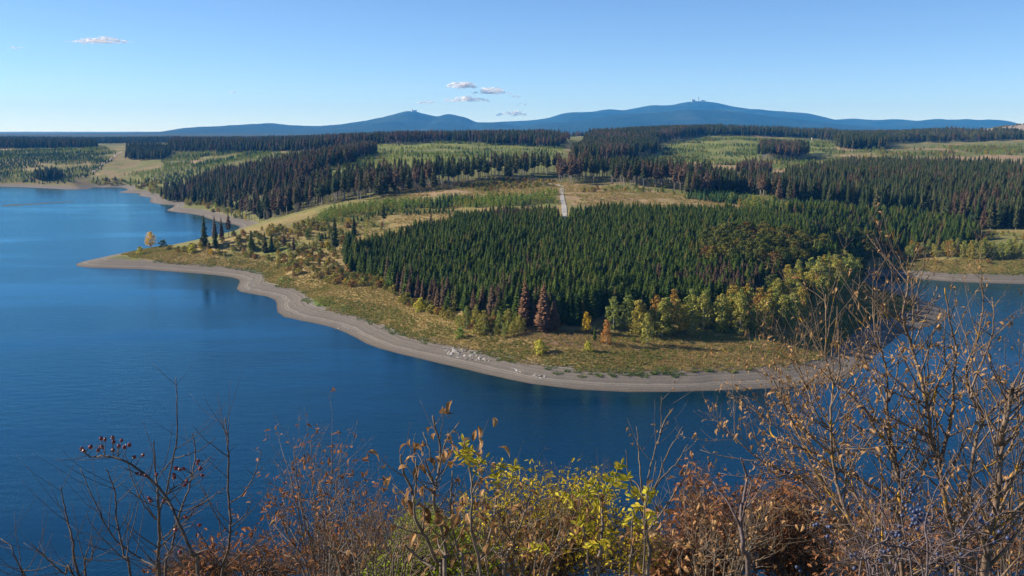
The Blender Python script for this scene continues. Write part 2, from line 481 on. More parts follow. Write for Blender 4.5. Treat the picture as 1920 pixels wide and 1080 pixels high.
def ground_material():
    m, n, l, p = new_mat('ground')
    at = n.new('ShaderNodeAttribute'); at.attribute_name = 'tint'
    geo = n.new('ShaderNodeNewGeometry')
    sep = n.new('ShaderNodeSeparateXYZ'); l.new(geo.outputs['Position'], sep.inputs[0])
    z = sep.outputs['Z']
    # soil and grass
    a = noise(n, l, 0.35, 6, 0.65, geo.outputs['Position'])
    va = ramp(n, [(0.3, (0.62, 0.60, 0.55)), (0.5, (1, 1, 1)), (0.72, (1.3, 1.22, 1.05))])
    l.new(a.outputs['Fac'], va.inputs[0])
    soil = mixc(n, l, 1.0, at.outputs['Color'], va.outputs[0], 'MULTIPLY')
    # stony beach: strand lines follow the falling water level
    bn = noise(n, l, 0.06, 4, 0.6, geo.outputs['Position'])
    zl = mathn(n, l, 'MULTIPLY_ADD', bn.outputs['Fac'], 0.55, z)
    zc = n.new('ShaderNodeCombineXYZ'); l.new(zl, zc.inputs[2])
    strand = noise(n, l, 2.3, 4, 0.7, zc.outputs[0])
    sr = ramp(n, [(0.36, (0.05, 0.042, 0.035)), (0.43, (0.15, 0.13, 0.108)), (0.485, (0.20, 0.175, 0.15)), (0.51, (0.085, 0.073, 0.06)), (0.55, (0.18, 0.158, 0.135)), (0.63, (0.27, 0.245, 0.215))])
    l.new(strand.outputs['Fac'], sr.inputs[0])
    sn = noise(n, l, 1.1, 6, 0.75, geo.outputs['Position'])
    sv = ramp(n, [(0.3, (0.72, 0.72, 0.72)), (0.55, (1, 1, 1)), (0.75, (1.25, 1.25, 1.27))])
    l.new(sn.outputs['Fac'], sv.inputs[0])
    beach = mixc(n, l, 1.0, sr.outputs[0], sv.outputs[0], 'MULTIPLY')
    wetf = ramp(n, [(0.0, (1, 1, 1)), (0.3, (0, 0, 0))]); l.new(z, wetf.inputs[0])
    beach = mixc(n, l, wetf.outputs[0], beach, (0.085, 0.068, 0.05))
    en = noise(n, l, 0.16, 5, 0.65, geo.outputs['Position'])
    edge = mathn(n, l, 'MULTIPLY_ADD', en.outputs['Fac'], -3.2, z)      # z - 3.2*noise
    ef = ramp(n, [(0.44, (0, 0, 0)), (0.56, (1, 1, 1))])
    e2 = mathn(n, l, 'MULTIPLY_ADD', edge, 0.25, -0.06)
    l.new(e2, ef.inputs[0])
    col = mixc(n, l, ef.outputs[0], beach, soil)
    l.new(col, p.inputs['Base Color'])
    p.inputs['Roughness'].default_value = 0.9
    p.inputs['Specular IOR Level'].default_value = 0.15
    b = n.new('ShaderNodeBump'); b.inputs['Strength'].default_value = 0.6; b.inputs['Distance'].default_value = 0.35
    h = mathn(n, l, 'ADD', sn.outputs['Fac'], mathn(n, l, 'MULTIPLY', strand.outputs['Fac'], 0.7))
    l.new(h, b.inputs['Height']); l.new(b.outputs[0], p.inputs['Normal'])
    return m

def build_ground():
    nr, nt_ = TX.shape
    idx = np.arange(nr * nt_).reshape(nr, nt_)
    faces = np.stack([idx[:-1, :-1], idx[:-1, 1:], idx[1:, 1:], idx[1:, :-1]], -1).reshape(-1, 4)[:, ::-1]
    me = mesh_from('ground', np.c_[TX.ravel(), TY.ravel(), TZ.ravel()], faces, [ground_material()], smooth=True)
    ca = me.color_attributes.new('tint', 'FLOAT_COLOR', 'POINT')
    ca.data.foreach_set('color', np.c_[np.clip(colr, 0, 1), np.ones(len(colr))].astype(np.float32).ravel())
    tag(add('ground', me), 'wooded hills and stony reservoir shore', kind='structure')

def build_water():
    m, n, l, p = new_mat('water')
    geo = n.new('ShaderNodeNewGeometry')
    mp = n.new('ShaderNodeMapping'); mp.inputs['Rotation'].default_value = (0, 0, R(20)); mp.inputs['Scale'].default_value = (0.55, 1.2, 1)
    l.new(geo.outputs['Position'], mp.inputs['Vector'])
    w1 = noise(n, l, 1.5, 3, 0.6, mp.outputs[0])
    w2 = noise(n, l, 0.22, 2, 0.5, mp.outputs[0])
    hgt = mathn(n, l, 'MULTIPLY_ADD', w2.outputs['Fac'], 1.5, w1.outputs['Fac'])
    # calm and ruffled patches
    mp2 = n.new('ShaderNodeMapping'); mp2.inputs['Rotation'].default_value = (0, 0, R(-8)); mp2.inputs['Scale'].default_value = (0.0022, 0.009, 1)
    l.new(geo.outputs['Position'], mp2.inputs['Vector'])
    pt = noise(n, l, 1.0, 4, 0.6, mp2.outputs[0])
    pr = ramp(n, [(0.38, (0.15,) * 3), (0.52, (1,) * 3)]); l.new(pt.outputs['Fac'], pr.inputs[0])
    b = n.new('ShaderNodeBump'); b.inputs['Distance'].default_value = 0.3
    l.new(mathn(n, l, 'MULTIPLY', pr.outputs[0], 0.36), b.inputs['Strength'])
    l.new(hgt, b.inputs['Height'])
    # dark blue water body; skin colour tinted to make the reflected sky bluer
    body = n.new('ShaderNodeBsdfDiffuse'); body.inputs['Color'].default_value = (0.0005, 0.014, 0.034, 1)
    skin = n.new('ShaderNodeBsdfGlossy'); skin.inputs['Color'].default_value = (0.5, 0.88, 1.0, 1); skin.inputs['Roughness'].default_value = 0.13
    fr = n.new('ShaderNodeFresnel'); fr.inputs['IOR'].default_value = 1.55
    l.new(b.outputs[0], skin.inputs['Normal']); l.new(b.outputs[0], fr.inputs['Normal'])
    mx = n.new('ShaderNodeMixShader'); l.new(fr.outputs[0], mx.inputs[0]); l.new(body.outputs[0], mx.inputs[1]); l.new(skin.outputs[0], mx.inputs[2])
    l.new(mx.outputs[0], n['Material Output'].inputs['Surface']); n.remove(p)
    me = mesh_from('water', [(-6000, -200, 0), (6000, -200, 0), (6000, 3000, 0), (-6000, 3000, 0)], np.array([[0, 1, 2, 3]]), [m])
    tag(add('water', me), 'blue reservoir water with fine ripples', kind='structure')

def hill_range(name, profile, D, front, back, seed, mat, label):
    """a mountain ridge D metres away: crest line from the seen profile, flanks falling to the plateau"""
    px = np.array([q[0] for q in profile], float); py = np.array([q[1] for q in profile], float)
    xs = np.linspace(px[0], px[-1], 260)
    # smooth curve through the profile
    ys = np.interp(xs, px, py)
    k = np.array([1, 2, 3, 2, 1.]); k /= k.sum()
    ys[2:-2] = np.convolve(ys, k, 'valid')
    P = np.array([at_y(a, b, D) for a, b in zip(xs, ys)])
    X, Zc = P[:, 0], P[:, 2]
    Zc = Zc + (fnoise(X / 160, X * 0, 3, seed) - 0.5) * 10
    v = np.r_[np.linspace(-1, 0, 34), np.linspace(0, 1, 10)[1:]]
    XX, VV = np.meshgrid(X, v)
    YY = D + np.where(VV < 0, VV * front, VV * back)
    fall = np.where(VV < 0, (1 - np.abs(VV)) ** 1.15, (1 - VV) ** 1.5)
    ero = (fnoise(XX / 1100, YY / 1500, 5, seed + 3) - 0.5)
    ZZ = 52 + (Zc[None, :] - 52) * np.clip(fall + ero * 1.0 * np.clip(np.abs(VV) * 4, 0, 1) * (1 - np.abs(VV)), 0, 1.0)
    nr, nc = XX.shape
    idx = np.arange(nr * nc).reshape(nr, nc)
    faces = np.stack([idx[:-1, :-1], idx[:-1, 1:], idx[1:, 1:], idx[1:, :-1]], -1).reshape(-1, 4)
    me = mesh_from(name, np.c_[XX.ravel(), YY.ravel(), ZZ.ravel()], faces, [mat], smooth=True)
    o = add(name, me)
    tag(o, label, kind='structure')
    return X, Zc

def mountain_mat():
    m, n, l, p = new_mat('mountain_forest')
    geo = n.new('ShaderNodeNewGeometry')
    a = noise(n, l, 0.0018, 6, 0.65, geo.outputs['Position'])
    r = ramp(n, [(0.3, (0.006, 0.018, 0.01)), (0.5, (0.014, 0.032, 0.016)), (0.62, (0.024, 0.04, 0.022)), (0.74, (0.07, 0.07, 0.05))])
    l.new(a.outputs['Fac'], r.inputs[0]); l.new(r.outputs[0], p.inputs['Base Color'])
    p.inputs['Roughness'].default_value = 0.95; p.inputs['Specular IOR Level'].default_value = 0.1
    b = n.new('ShaderNodeBump'); b.inputs['Strength'].default_value = 0.5; b.inputs['Distance'].default_value = 30
    c = noise(n, l, 0.02, 4, 0.7, geo.outputs['Position'])
    l.new(c.outputs['Fac'], b.inputs['Height']); l.new(b.outputs[0], p.inputs['Normal'])
    return m

def build_mountains():
    mm = mountain_mat()
    hill_range('mountain', [(-500, 256), (-200, 252), (0, 253), (100, 251), (180, 249), (240, 250), (300, 247), (350, 248), (420, 246), (520, 248), (620, 250)], 13000, 2600, 2000, 101, mm,
        'low blue wooded ridge along the far left horizon')
    hill_range('mountain', [(300, 256), (370, 248), (386, 244), (400, 239), (430, 234.5), (470, 233.5), (510, 230.5), (545, 235), (600, 236.5), (640, 232.5), (690, 225.5), (720, 219), (745, 212), (765, 208),
        (776, 209), (800, 214), (820, 218.5), (838, 213.5), (852, 215), (872, 220), (893, 229.5), (930, 230), (980, 236), (1040, 246), (1100, 256)], 15000, 4200, 2500, 131, mm,
        'blue mountain with a small tower on its pointed summit')
    hill_range('mountain', [(820, 246), (880, 232), (930, 228.5), (1000, 225.5), (1035, 220), (1048, 213.5), (1070, 210.5), (1110, 209.5), (1140, 204.5), (1170, 207), (1186, 204), (1225, 196.5), (1256, 198), (1280, 192),
        (1310, 189), (1345, 193), (1370, 199), (1420, 206), (1480, 209.5), (1520, 213), (1545, 220), (1562, 225), (1600, 222), (1640, 225.5), (1680, 223), (1720, 226.5), (1762, 222.5), (1798, 226.5), (1815, 222.5),
        (1832, 225), (1850, 232), (1900, 240), (2000, 248), (2200, 256)], 17500, 4500, 2000, 151, mm,
        'broad blue mountain with a thin mast on its rounded summit')
    hill_range('mountain', [(760, 258), (880, 243), (960, 238), (1040, 230), (1100, 224), (1165, 214), (1215, 212.5), (1290, 205), (1350, 207), (1430, 215), (1500, 224), (1580, 234), (1700, 246), (1800, 258)], 13200, 3000, 2000, 171, mm,
        'nearer blue wooded shoulder in front of the broad mountain')

def build_haze():
    m = bpy.data.materials.new('haze'); m.use_nodes = True
    n = m.node_tree.nodes; l = m.node_tree.links
    n.remove(n['Principled BSDF'])
    v = n.new('ShaderNodeVolumePrincipled')
    v.inputs['Color'].default_value = (0.06, 0.37, 1.0, 1)
    v.inputs['Density'].default_value = HAZE
    v.inputs['Absorption Color'].default_value = (0.62, 0.5, 0.6, 1)      # thin clean air: scatters blue, absorbs little
    v.inputs['Anisotropy'].default_value = 0.0
    l.new(v.outputs[0], n['Material Output'].inputs['Volume'])
    mb = MB(); mb.box((0, 10000, 320), (52000, 24000, 680))
    tag(add('haze', mb.mesh('haze', [m])), 'thin blue haze over the distant hills', 'haze', kind='stuff')
HAZE = 4.4e-5
build_ground(); build_water(); build_mountains(); build_haze()
# ------------------------------------------------------------------ tree shapes
def rot2(a): return math.cos(a), math.sin(a)

def spruce_shape(seed, h=16.0, rad=3.3, base=0.05, whorls=23, per=9, droop=0.28, bare=0.0, ragged=0.3, power=0.74, narrow=1.0, core=.52):
    """trunk and a crown of drooping branch sprays; returns two MBs"""
    rd = random.Random(seed)
    tr, cr = MB(), MB()
    lean = Vector((rd.uniform(-.2, .2), rd.uniform(-.2, .2), 0))
    tr.tube([lean * 0 + Vector((0, 0, -0.6)), lean * 0.3 + Vector((0, 0, h * .35)), lean * 0.7 + Vector((0, 0, h * .7)), lean + Vector((0, 0, h))], [h * .013, h * .010, h * .006, h * .001], 5)
    for k in range(whorls):
        t = base + (0.985 - base) * (k + rd.uniform(-.3, .3)) / (whorls - 1)
        t = min(max(t, base), 0.985)
        u = (t - base) / (1 - base)
        r = rad * narrow * ((1 - u) ** power + 0.06) * (0.55 + 0.45 * min(1, u * 6))
        n = max(4, int(per * (0.6 + 0.5 * (1 - u))))
        if rd.random() < bare * 0.5: continue
        a0 = rd.uniform(0, 6.28)
        for j in range(n):
            if rd.random() < bare: continue
            a = a0 + 6.283 * j / n + rd.uniform(-.3, .3)
            L = r * rd.uniform(1 - ragged, 1 + ragged * 0.5)
            c, s = rot2(a)
            z0 = t * h + rd.uniform(-.15, .25)
            dz = -L * droop * rd.uniform(.5, 1.5) + L * 0.1
            w = L * rd.uniform(.24, .38) + 0.1
            o = lean * t
            B = Vector((0, 0, z0 + 0.08 * L)) + o
            M = Vector((c * L * .55, s * L * .55, z0 + dz * .35 + rd.uniform(-.1, .1))) + o
            T = Vector((c * L, s * L, z0 + dz)) + o
            S = Vector((-s, c, 0)) * w
            dn = Vector((0, 0, -w * 0.75))
            cr.quad([B, M + S + dn, T, M]); cr.quad([B, M, T, M - S + dn])
    # opaque inner cone in needle colour, added to block light through the crown
    nr = 7; prev = None
    for k in range(7):
        t = base + .02 + (0.93 - base) * k / 6; u = (t - base) / (1 - base)
        r = core * rad * narrow * ((1 - u) ** power) * (0.5 + 0.5 * min(1, u * 6))
        ring = [lean * t + Vector((math.cos(a * .8976) * r * rd.uniform(.75, 1.2), math.sin(a * .8976) * r * rd.uniform(.75, 1.2), t * h + rd.uniform(-.3, .3))) for a in range(nr)]
        if prev and core > 0:
            for a in range(nr): cr.quad([prev[a], prev[(a + 1) % nr], ring[(a + 1) % nr], ring[a]])
        prev = ring
    cr.quad([lean + Vector((0.12, 0, h * .93)), lean + Vector((-.1, .1, h * .93)), lean + Vector((0, 0, h * 1.02))])
    return tr, cr

def blob_shape(seed, h=13.0, rad=3.0, base=0.22, clumps=14, leaves=52, size=0.42, limbs=6, trunk_r=0.16, droop=0.0, flat=0.8, stems=1):
    """broadleaf: trunk, limbs and leaf-sized faces in uneven clumps"""
    rd = random.Random(seed)
    tr, cr = MB(), MB()
    tops = []
    for s in range(stems):
        o = Vector((rd.uniform(-.5, .5), rd.uniform(-.5, .5), 0)) * (0 if stems == 1 else rad * .4)
        lean = Vector((rd.uniform(-.4, .4), rd.uniform(-.4, .4), 0))
        tr.tube([o + Vector((0, 0, -.5)), o + lean * .4 + Vector((0, 0, h * .4)), o + lean + Vector((0, 0, h * .9))], [trunk_r, trunk_r * .7, trunk_r * .1], 5)
        tops.append((o, lean))
    cl = []
    for k in range(clumps):
        u = (k + rd.random()) / clumps
        z = h * (base + (1 - base) * u * 0.94)
        prof = math.sin(math.pi * min(1, (0.12 + 0.88 * u)) ** 0.8) ** 0.7 if u < 1 else 0.1
        a = k * 2.4 + rd.uniform(-.5, .5)
        rr_ = rad * prof * rd.uniform(.35, .78)
        c = Vector((math.cos(a) * rr_, math.sin(a) * rr_, z))
        cs = rad * rd.uniform(.3, .52) * (0.6 + 0.5 * prof)
        cl.append((c, cs))
        o, lean = tops[k % stems]
        if k < limbs * 2 and k % 2 == 0 or stems > 1:
            q = Vector((o.x + lean.x * .5, o.y + lean.y * .5, max(h * .12, z - rr_ * 1.1 - h * .08)))
            tr.tube([q, (q + c) / 2 + Vector((0, 0, .2)), c], [trunk_r * .42, trunk_r * .28, trunk_r * .08], 4)
    for c, cs in cl:
        for j in range(leaves):
            d = Vector((rd.gauss(0, 1), rd.gauss(0, 1), rd.gauss(0, 1)))
            d.normalize()
            q = rd.uniform(.35, 1.0) ** .5 * rd.uniform(.85, 1.15)
            p = c + Vector((d.x * cs * q, d.y * cs * q, d.z * cs * q * flat - droop * abs(rd.gauss(0, 1)) * cs))
            n = (d + Vector((rd.gauss(0, .6), rd.gauss(0, .6), rd.gauss(0, .6) + .3))).normalized()
            u = n.orthogonal().normalized(); w = n.cross(u)
            a = rd.uniform(0, 6.28); u, w = u * math.cos(a) + w * math.sin(a), w * math.cos(a) - u * math.sin(a)
            s = size * rd.uniform(.55, 1.25)
            cr.quad([p - u * s, p + w * s * .6, p + u * s, p - w * s * .6])
    return tr, cr

def tuft_shape(seed, h=0.8, rad=0.9, n=40):
    rd = random.Random(seed); cr = MB()
    for k in range(n):
        a = rd.uniform(0, 6.28); r = rad * math.sqrt(rd.random())
        b = Vector((math.cos(a) * r * .7, math.sin(a) * r * .7, -.08))
        L = h * rd.uniform(.5, 1.1) * (1 - .4 * (r / rad) ** 2)
        t = b + Vector((math.cos(a) * L * .5 + rd.gauss(0, .15), math.sin(a) * L * .5 + rd.gauss(0, .15), L))
        s = Vector((-math.sin(a + rd.gauss(0, .8)), math.cos(a + rd.gauss(0, .8)), 0)) * rd.uniform(.05, .13)
        cr.quad([b - s, b + s, t])
    return cr

M_SPRUCE = leaf_mat('spruce_needles', [(0, (0.032, 0.06, 0.009)), (0.5, (0.056, 0.088, 0.012)), (0.85, (0.085, 0.115, 0.018)), (1, (0.125, 0.105, 0.026))], 0.12)
M_OLDSPRUCE = leaf_mat('old_spruce_needles', [(0, (0.03, 0.05, 0.016)), (0.5, (0.05, 0.066, 0.02)), (0.75, (0.07, 0.075, 0.026)), (1, (0.085, 0.078, 0.032))], 0.1)
M_DEAD = leaf_mat('dead_needles', [(0, (0.085, 0.057, 0.034)), (0.5, (0.125, 0.08, 0.047)), (1, (0.165, 0.11, 0.066))], 0.1)
M_BIRCH = leaf_mat('birch_leaves', [(0, (0.20, 0.24, 0.055)), (0.4, (0.27, 0.29, 0.065)), (0.75, (0.34, 0.30, 0.06)), (0.95, (0.34, 0.24, 0.04)), (1, (0.32, 0.17, 0.04))], 0.3)
M_OAK = leaf_mat('oak_leaves', [(0, (0.065, 0.085, 0.018)), (0.5, (0.115, 0.125, 0.024)), (0.85, (0.17, 0.15, 0.028)), (1, (0.15, 0.08, 0.025))], 0.25)
M_LIME = leaf_mat('young_leaves', [(0, (0.15, 0.25, 0.035)), (0.5, (0.23, 0.31, 0.05)), (0.85, (0.31, 0.31, 0.06)), (1, (0.34, 0.25, 0.06))], 0.3)
M_YSPRUCE = leaf_mat('young_spruce_needles', [(0, (0.03, 0.075, 0.022)), (1, (0.075, 0.135, 0.035))], 0.15)
M_BUSH = leaf_mat('bush_leaves', [(0, (0.14, 0.17, 0.035)), (0.35, (0.23, 0.22, 0.05)), (0.65, (0.33, 0.28, 0.055)), (0.8, (0.22, 0.14, 0.05)), (0.9, (0.28, 0.14, 0.045)), (1, (0.44, 0.33, 0.03))], 0.3)
M_YELLOW = leaf_mat('yellow_leaves', [(0, (0.66, 0.44, 0.03)), (1, (0.72, 0.5, 0.04))], 0.35)
M_YBUSH = leaf_mat('yellow_bush_leaves', [(0, (0.42, 0.40, 0.05)), (1, (0.5, 0.46, 0.06))], 0.35)
M_ORANGE = leaf_mat('orange_leaves', [(0, (0.42, 0.2, 0.06)), (1, (0.5, 0.25, 0.06))], 0.35)
M_DEADRUST = leaf_mat('rusty_dead_needles', [(0, (0.19, 0.10, 0.055)), (1, (0.23, 0.125, 0.07))], 0.15)
M_STRAW = leaf_mat('dry_grass', [(0, (0.28, 0.19, 0.065)), (0.4, (0.37, 0.265, 0.10)), (0.7, (0.26, 0.23, 0.065)), (1, (0.16, 0.19, 0.04))], 0.3)
M_GRASS = leaf_mat('green_grass', [(0, (0.06, 0.12, 0.018)), (1, (0.15, 0.20, 0.035))], 0.3)
M_TRUNK = bark_mat('spruce_bark', (0.17, 0.14, 0.12), (0.34, 0.3, 0.265), 1.2)
M_BTRUNK = bark_mat('birch_bark', (0.22, 0.2, 0.18), (0.62, 0.60, 0.56), 1.5)
M_DTRUNK = bark_mat('broadleaf_bark', (0.06, 0.05, 0.04), (0.14, 0.12, 0.10), 1.5)

# kind: (object name, stuff name, category, variants, leaf material, bark, nominal height, half width)
def variants(fn, n, **k): return [fn(100 + i * 7, **k) for i in range(n)]
KIND = {
    'spruce': ('spruce_tree', 'spruce_forest', 'spruce', variants(spruce_shape, 5), M_SPRUCE, M_TRUNK, 16.0, 3.2),
    'old': ('tall_spruce_tree', 'tall_spruce_forest', 'spruce', variants(spruce_shape, 5, h=26., rad=4.3, base=.12, whorls=26, ragged=.35, power=.68, droop=.35, per=7), M_OLDSPRUCE, M_TRUNK, 26.0, 4.0),
    'pole': ('bare_trunked_spruce', 'bare_trunked_forest', 'spruce', variants(spruce_shape, 5, h=27., rad=3.7, base=.42, whorls=18, ragged=.4, power=.5, droop=.35, per=8, bare=.06, core=.4), M_OLDSPRUCE, M_TRUNK, 27.0, 3.4),
    'dead': ('dead_spruce_tree', 'dead_spruce_stand', 'dead spruce', variants(spruce_shape, 2, h=22., rad=3.9, base=.05, whorls=33, ragged=.35, power=.8, droop=.3, per=11, core=.4) + [spruce_shape(400 + i, h=22., rad=3.1, base=.36, whorls=20, ragged=.4, power=.55, droop=.3, per=9, bare=.06, core=.3) for i in range(3)], M_DEAD, M_TRUNK, 22.0, 3.2),
    'birch': ('birch_tree', 'birch_wood', 'birch', variants(blob_shape, 5, h=13., rad=3.1, base=.1, clumps=18, leaves=56, size=.36, droop=.35, trunk_r=.13), M_BIRCH, M_BTRUNK, 13.0, 2.4),
    'oak': ('oak_tree', 'oak_wood', 'oak', variants(blob_shape, 4, h=15., rad=4.6, base=.2, clumps=22, leaves=52, size=.46, limbs=8, trunk_r=.3), M_OAK, M_DTRUNK, 15.0, 4.4),
    'lime': ('young_birch', 'young_birch_thicket', 'young tree', variants(blob_shape, 4, h=5., rad=1.2, base=.1, clumps=7, leaves=22, size=.3, limbs=3, trunk_r=.06), M_LIME, M_DTRUNK, 5.0, 1.2),
    'yspruce': ('young_spruce', 'young_spruce_plantation', 'young spruce', variants(spruce_shape, 4, h=5., rad=1.3, base=.03, whorls=10, per=7), M_YSPRUCE, M_TRUNK, 5.0, 1.3),
    'bush': ('bush', 'shrubbery', 'bush', variants(blob_shape, 5, h=3., rad=1.7, base=.05, clumps=10, leaves=36, size=.26, limbs=6, trunk_r=.05, stems=3), M_BUSH, M_DTRUNK, 3.0, 1.6),
}
MESH = {}
for k, (nm, sn, cat, vs, lm, bm, h, w) in KIND.items():
    for i, (t, c) in enumerate(vs):
        MESH[k, i, 'trunk'] = t.mesh('trunk', [bm])
        MESH[k, i, 'crown'] = c.mesh('crown', [lm])
        b = MB(); b.v = list(t.v) + list(c.v); n0 = len(t.v)
        b.f = list(t.f) + [tuple(n0 + q for q in f) for f in c.f]; b.m = [0] * len(t.f) + [1] * len(c.f)
        MESH[k, i, 'whole'] = b.mesh(nm, [bm, lm])

# ------------------------------------------------------------------ where trees stand
# ground polygon in seen pixels, distance range, spacing, {kind: share}, height range, label tail
Z = []
def zone(tag_, poly, d0, d1, sp, mix, hr, tail, jitter=0.5):
    Z.append((tag_, poly, d0, d1, sp, mix, hr, tail, jitter))

zone('oak', [(1305, 508), (1370, 515), (1440, 522), (1500, 512), (1540, 490), (1500, 462), (1420, 452), (1330, 462)], 480, 700, 6.5, {'oak': 1}, (12, 16), 'in the broadleaf patch beside the plantation', .6)
zone('plantation', [(655, 500), (690, 512), (760, 545), (850, 580), (930, 600), (1000, 612), (1050, 615), (1120, 600), (1200, 598), (1300, 588), (1400, 562), (1480, 530), (1520, 505),
    (1570, 470), (1590, 448), (1560, 425), (1440, 412), (1300, 404), (1180, 402), (1075, 408), (1045, 408), (950, 407), (870, 420), (800, 436), (740, 455), (690, 470), (655, 480)],
    420, 860, 3.3, {'spruce': .96, 'dead': .04}, (11, 17), 'in the dense plantation covering the headland', .38)
zone('fringe', [(640, 488), (690, 514), (760, 548), (850, 584), (850, 572), (760, 535), (700, 500), (660, 470), (640, 470)], 420, 800, 4.5, {'spruce': .6, 'dead': .4}, (10, 17), 'at the left edge of the dense spruce plantation')
zone('deadfront', [(880, 596), (960, 614), (1045, 622), (1048, 606), (960, 596), (880, 574)], 400, 520, 4.0, {'dead': .8, 'spruce': .2}, (12, 17), 'along the sunlit front edge of the spruce plantation')
zone('valley', [(1440, 404), (1560, 398), (1650, 408), (1800, 425), (1840, 445), (1800, 468), (1700, 474), (1640, 484), (1600, 462), (1590, 440), (1540, 418)], 640, 1000, 4.6, {'spruce': .97, 'dead': .03}, (9, 14), 'on the green slope above the small cove', .4)
zone('gully', [(1520, 505), (1560, 520), (1610, 505), (1640, 485), (1600, 455), (1575, 460)], 540, 800, 5.0, {'spruce': .75, 'oak': .25}, (12, 18), 'in the shaded gully beside the small cove')
zone('rightblock', [(1430, 372), (1500, 340), (1600, 322), (1700, 320), (1920, 330), (2150, 340), (2150, 432), (1920, 432), (1850, 432), (1780, 414), (1650, 402), (1550, 386)], 700, 1700, 6.4, {'old': .9, 'dead': .1}, (18, 25), 'in the old forest block on the right slope', .45)
zone('rightbirch', [(1690, 488), (1760, 484), (1920, 488), (2150, 490), (2150, 476), (1920, 478), (1780, 472), (1700, 480)], 600, 800, 4.6, {'birch': 1}, (8, 13.5), 'in the row behind the cove beach on the right', .6)
zone('frontbirch', [(1135, 622), (1200, 634), (1330, 636), (1420, 636), (1450, 618), (1400, 594), (1300, 606), (1200, 616)], 400, 520, 5.2, {'birch': 1}, (11, 17.5), 'in the loose row below the plantation', .7)
zone('sidebirch', [(1400, 600), (1450, 615), (1520, 600), (1580, 560), (1610, 525), (1590, 505), (1530, 522), (1480, 548)], 430, 640, 5.6, {'birch': .85, 'oak': .15}, (11, 16), 'in the grove on the right flank of the headland', .6)
zone('leftbirch', [(860, 610), (900, 630), (960, 634), (985, 622), (950, 606), (890, 594)], 400, 520, 3.6, {'birch': .6, 'bush': .4}, (6, 11), 'in the yellowing thicket left of the dead spruces')
zone('belt', [(458, 424), (540, 404), (620, 384), (740, 366), (830, 352), (915, 340), (1040, 334), (1045, 323), (900, 327), (800, 334), (720, 341), (640, 346), (560, 354), (500, 364), (440, 384), (400, 396)],
    810, 1500, 9.6, {'pole': .58, 'dead': .3, 'old': .12}, (20, 27), 'in the thinned forest belt across the middle', .5)
zone('leftslope', [(305, 374), (330, 358), (450, 328), (560, 310), (660, 292), (700, 284), (705, 290), (620, 320), (560, 345), (500, 360), (420, 388), (350, 380), (318, 380)],
    1050, 2100, 7.4, {'dead': .38, 'old': .62}, (17, 24), 'on the dark slope above the left bay', .5)
zone('beltright', [(1036, 336), (1052, 345), (1080, 342), (1200, 352), (1300, 358), (1340, 354), (1330, 344), (1240, 337), (1150, 331), (1060, 326)], 850, 1500, 9.0, {'pole': .62, 'dead': .38}, (21, 27), 'in the thinned forest belt right of the gravel road', .5)
zone('upper', [(1075, 311), (1150, 308), (1235, 288), (1225, 272), (1300, 256), (1345, 250), (1200, 254), (1110, 262), (1092, 287)], 1300, 2900, 8.5, {'pole': .5, 'old': .25, 'dead': .25}, (22, 27), 'in the upper forest below the broad mountain', .5)
zone('ridge', [(690, 272), (760, 270), (850, 266), (950, 274), (1050, 277), (1065, 264), (1000, 258), (850, 258), (700, 263)], 1700, 3200, 9.5, {'old': .62, 'dead': .38}, (15, 26), 'in the ridge forest under the pointed mountain', .5)
zone('ridgeright', [(1235, 256), (1350, 254), (1500, 258), (1570, 266), (1570, 254), (1400, 250), (1235, 250)], 2200, 3300, 10, {'old': .9, 'dead': .1}, (15, 28), 'on the right skyline ridge', .5)
zone('ridgefar', [(1570, 270), (1700, 268), (1850, 266), (1930, 262), (2100, 262), (2100, 252), (1700, 254), (1570, 256)], 2000, 3600, 11, {'old': .6, 'dead': .15, 'oak': .25}, (16, 24), 'in the mixed wood on the far right ridge', .6)
zone('clumpF', [(1418, 300), (1505, 302), (1512, 288), (1428, 284)], 1400, 2400, 8, {'pole': .6, 'dead': .4}, (22, 27), 'in the square stand in the upper clearing')
zone('clumpG', [(1570, 280), (1665, 280), (1655, 268), (1570, 268)], 1600, 2600, 9, {'pole': .4, 'old': .6}, (22, 28), 'in the dark clump below the right skyline')
zone('clumpH', [(1382, 334), (1436, 336), (1436, 324), (1385, 322)], 1000, 1700, 7, {'dead': .7, 'pole': .3}, (17, 22), 'in the small brown clump in the right-hand clearing')
zone('clumpI', [(1285, 364), (1398, 362), (1440, 372), (1440, 350), (1290, 348)], 850, 1300, 6.5, {'old': .8, 'dead': .2}, (18, 23), 'in the dark group beyond the clearing on the right')
zone('farbelt', [(-400, 280), (0, 279), (180, 278), (182, 271), (0, 270), (-400, 271)], 1900, 3200, 8.5, {'old': .9, 'dead': .1}, (13, 25), 'in the dark band above the left bay hillside', .5)
zone('farblock', [(236, 300), (312, 300), (322, 282), (242, 280)], 1600, 3200, 8, {'old': 1}, (16, 22), 'in the dark square block on the left hillside', .5)
zone('farband', [(320, 285), (430, 287), (560, 285), (690, 274), (690, 266), (320, 268)], 1600, 3600, 10, {'old': .75, 'dead': .25}, (13, 26), 'in the long dark band behind the left bay', .5)
zone('farforest', [(-500, 270), (200, 270), (700, 268), (700, 250), (-500, 250)], 3000, 5200, 17, {'old': 1}, (12, 27), 'in the distant forest on the left horizon', .6)
zone('farforest2', [(700, 264), (1240, 262), (2100, 262), (2100, 250), (700, 250)], 3000, 4200, 20, {'old': .8, 'dead': .2}, (20, 26), 'in the distant forest under the mountains', .6)
zone('bayclump', [(66, 340), (112, 340), (110, 330), (70, 330)], 1500, 2300, 7, {'old': 1}, (16, 22), 'in the small dark clump on the left bay shore')
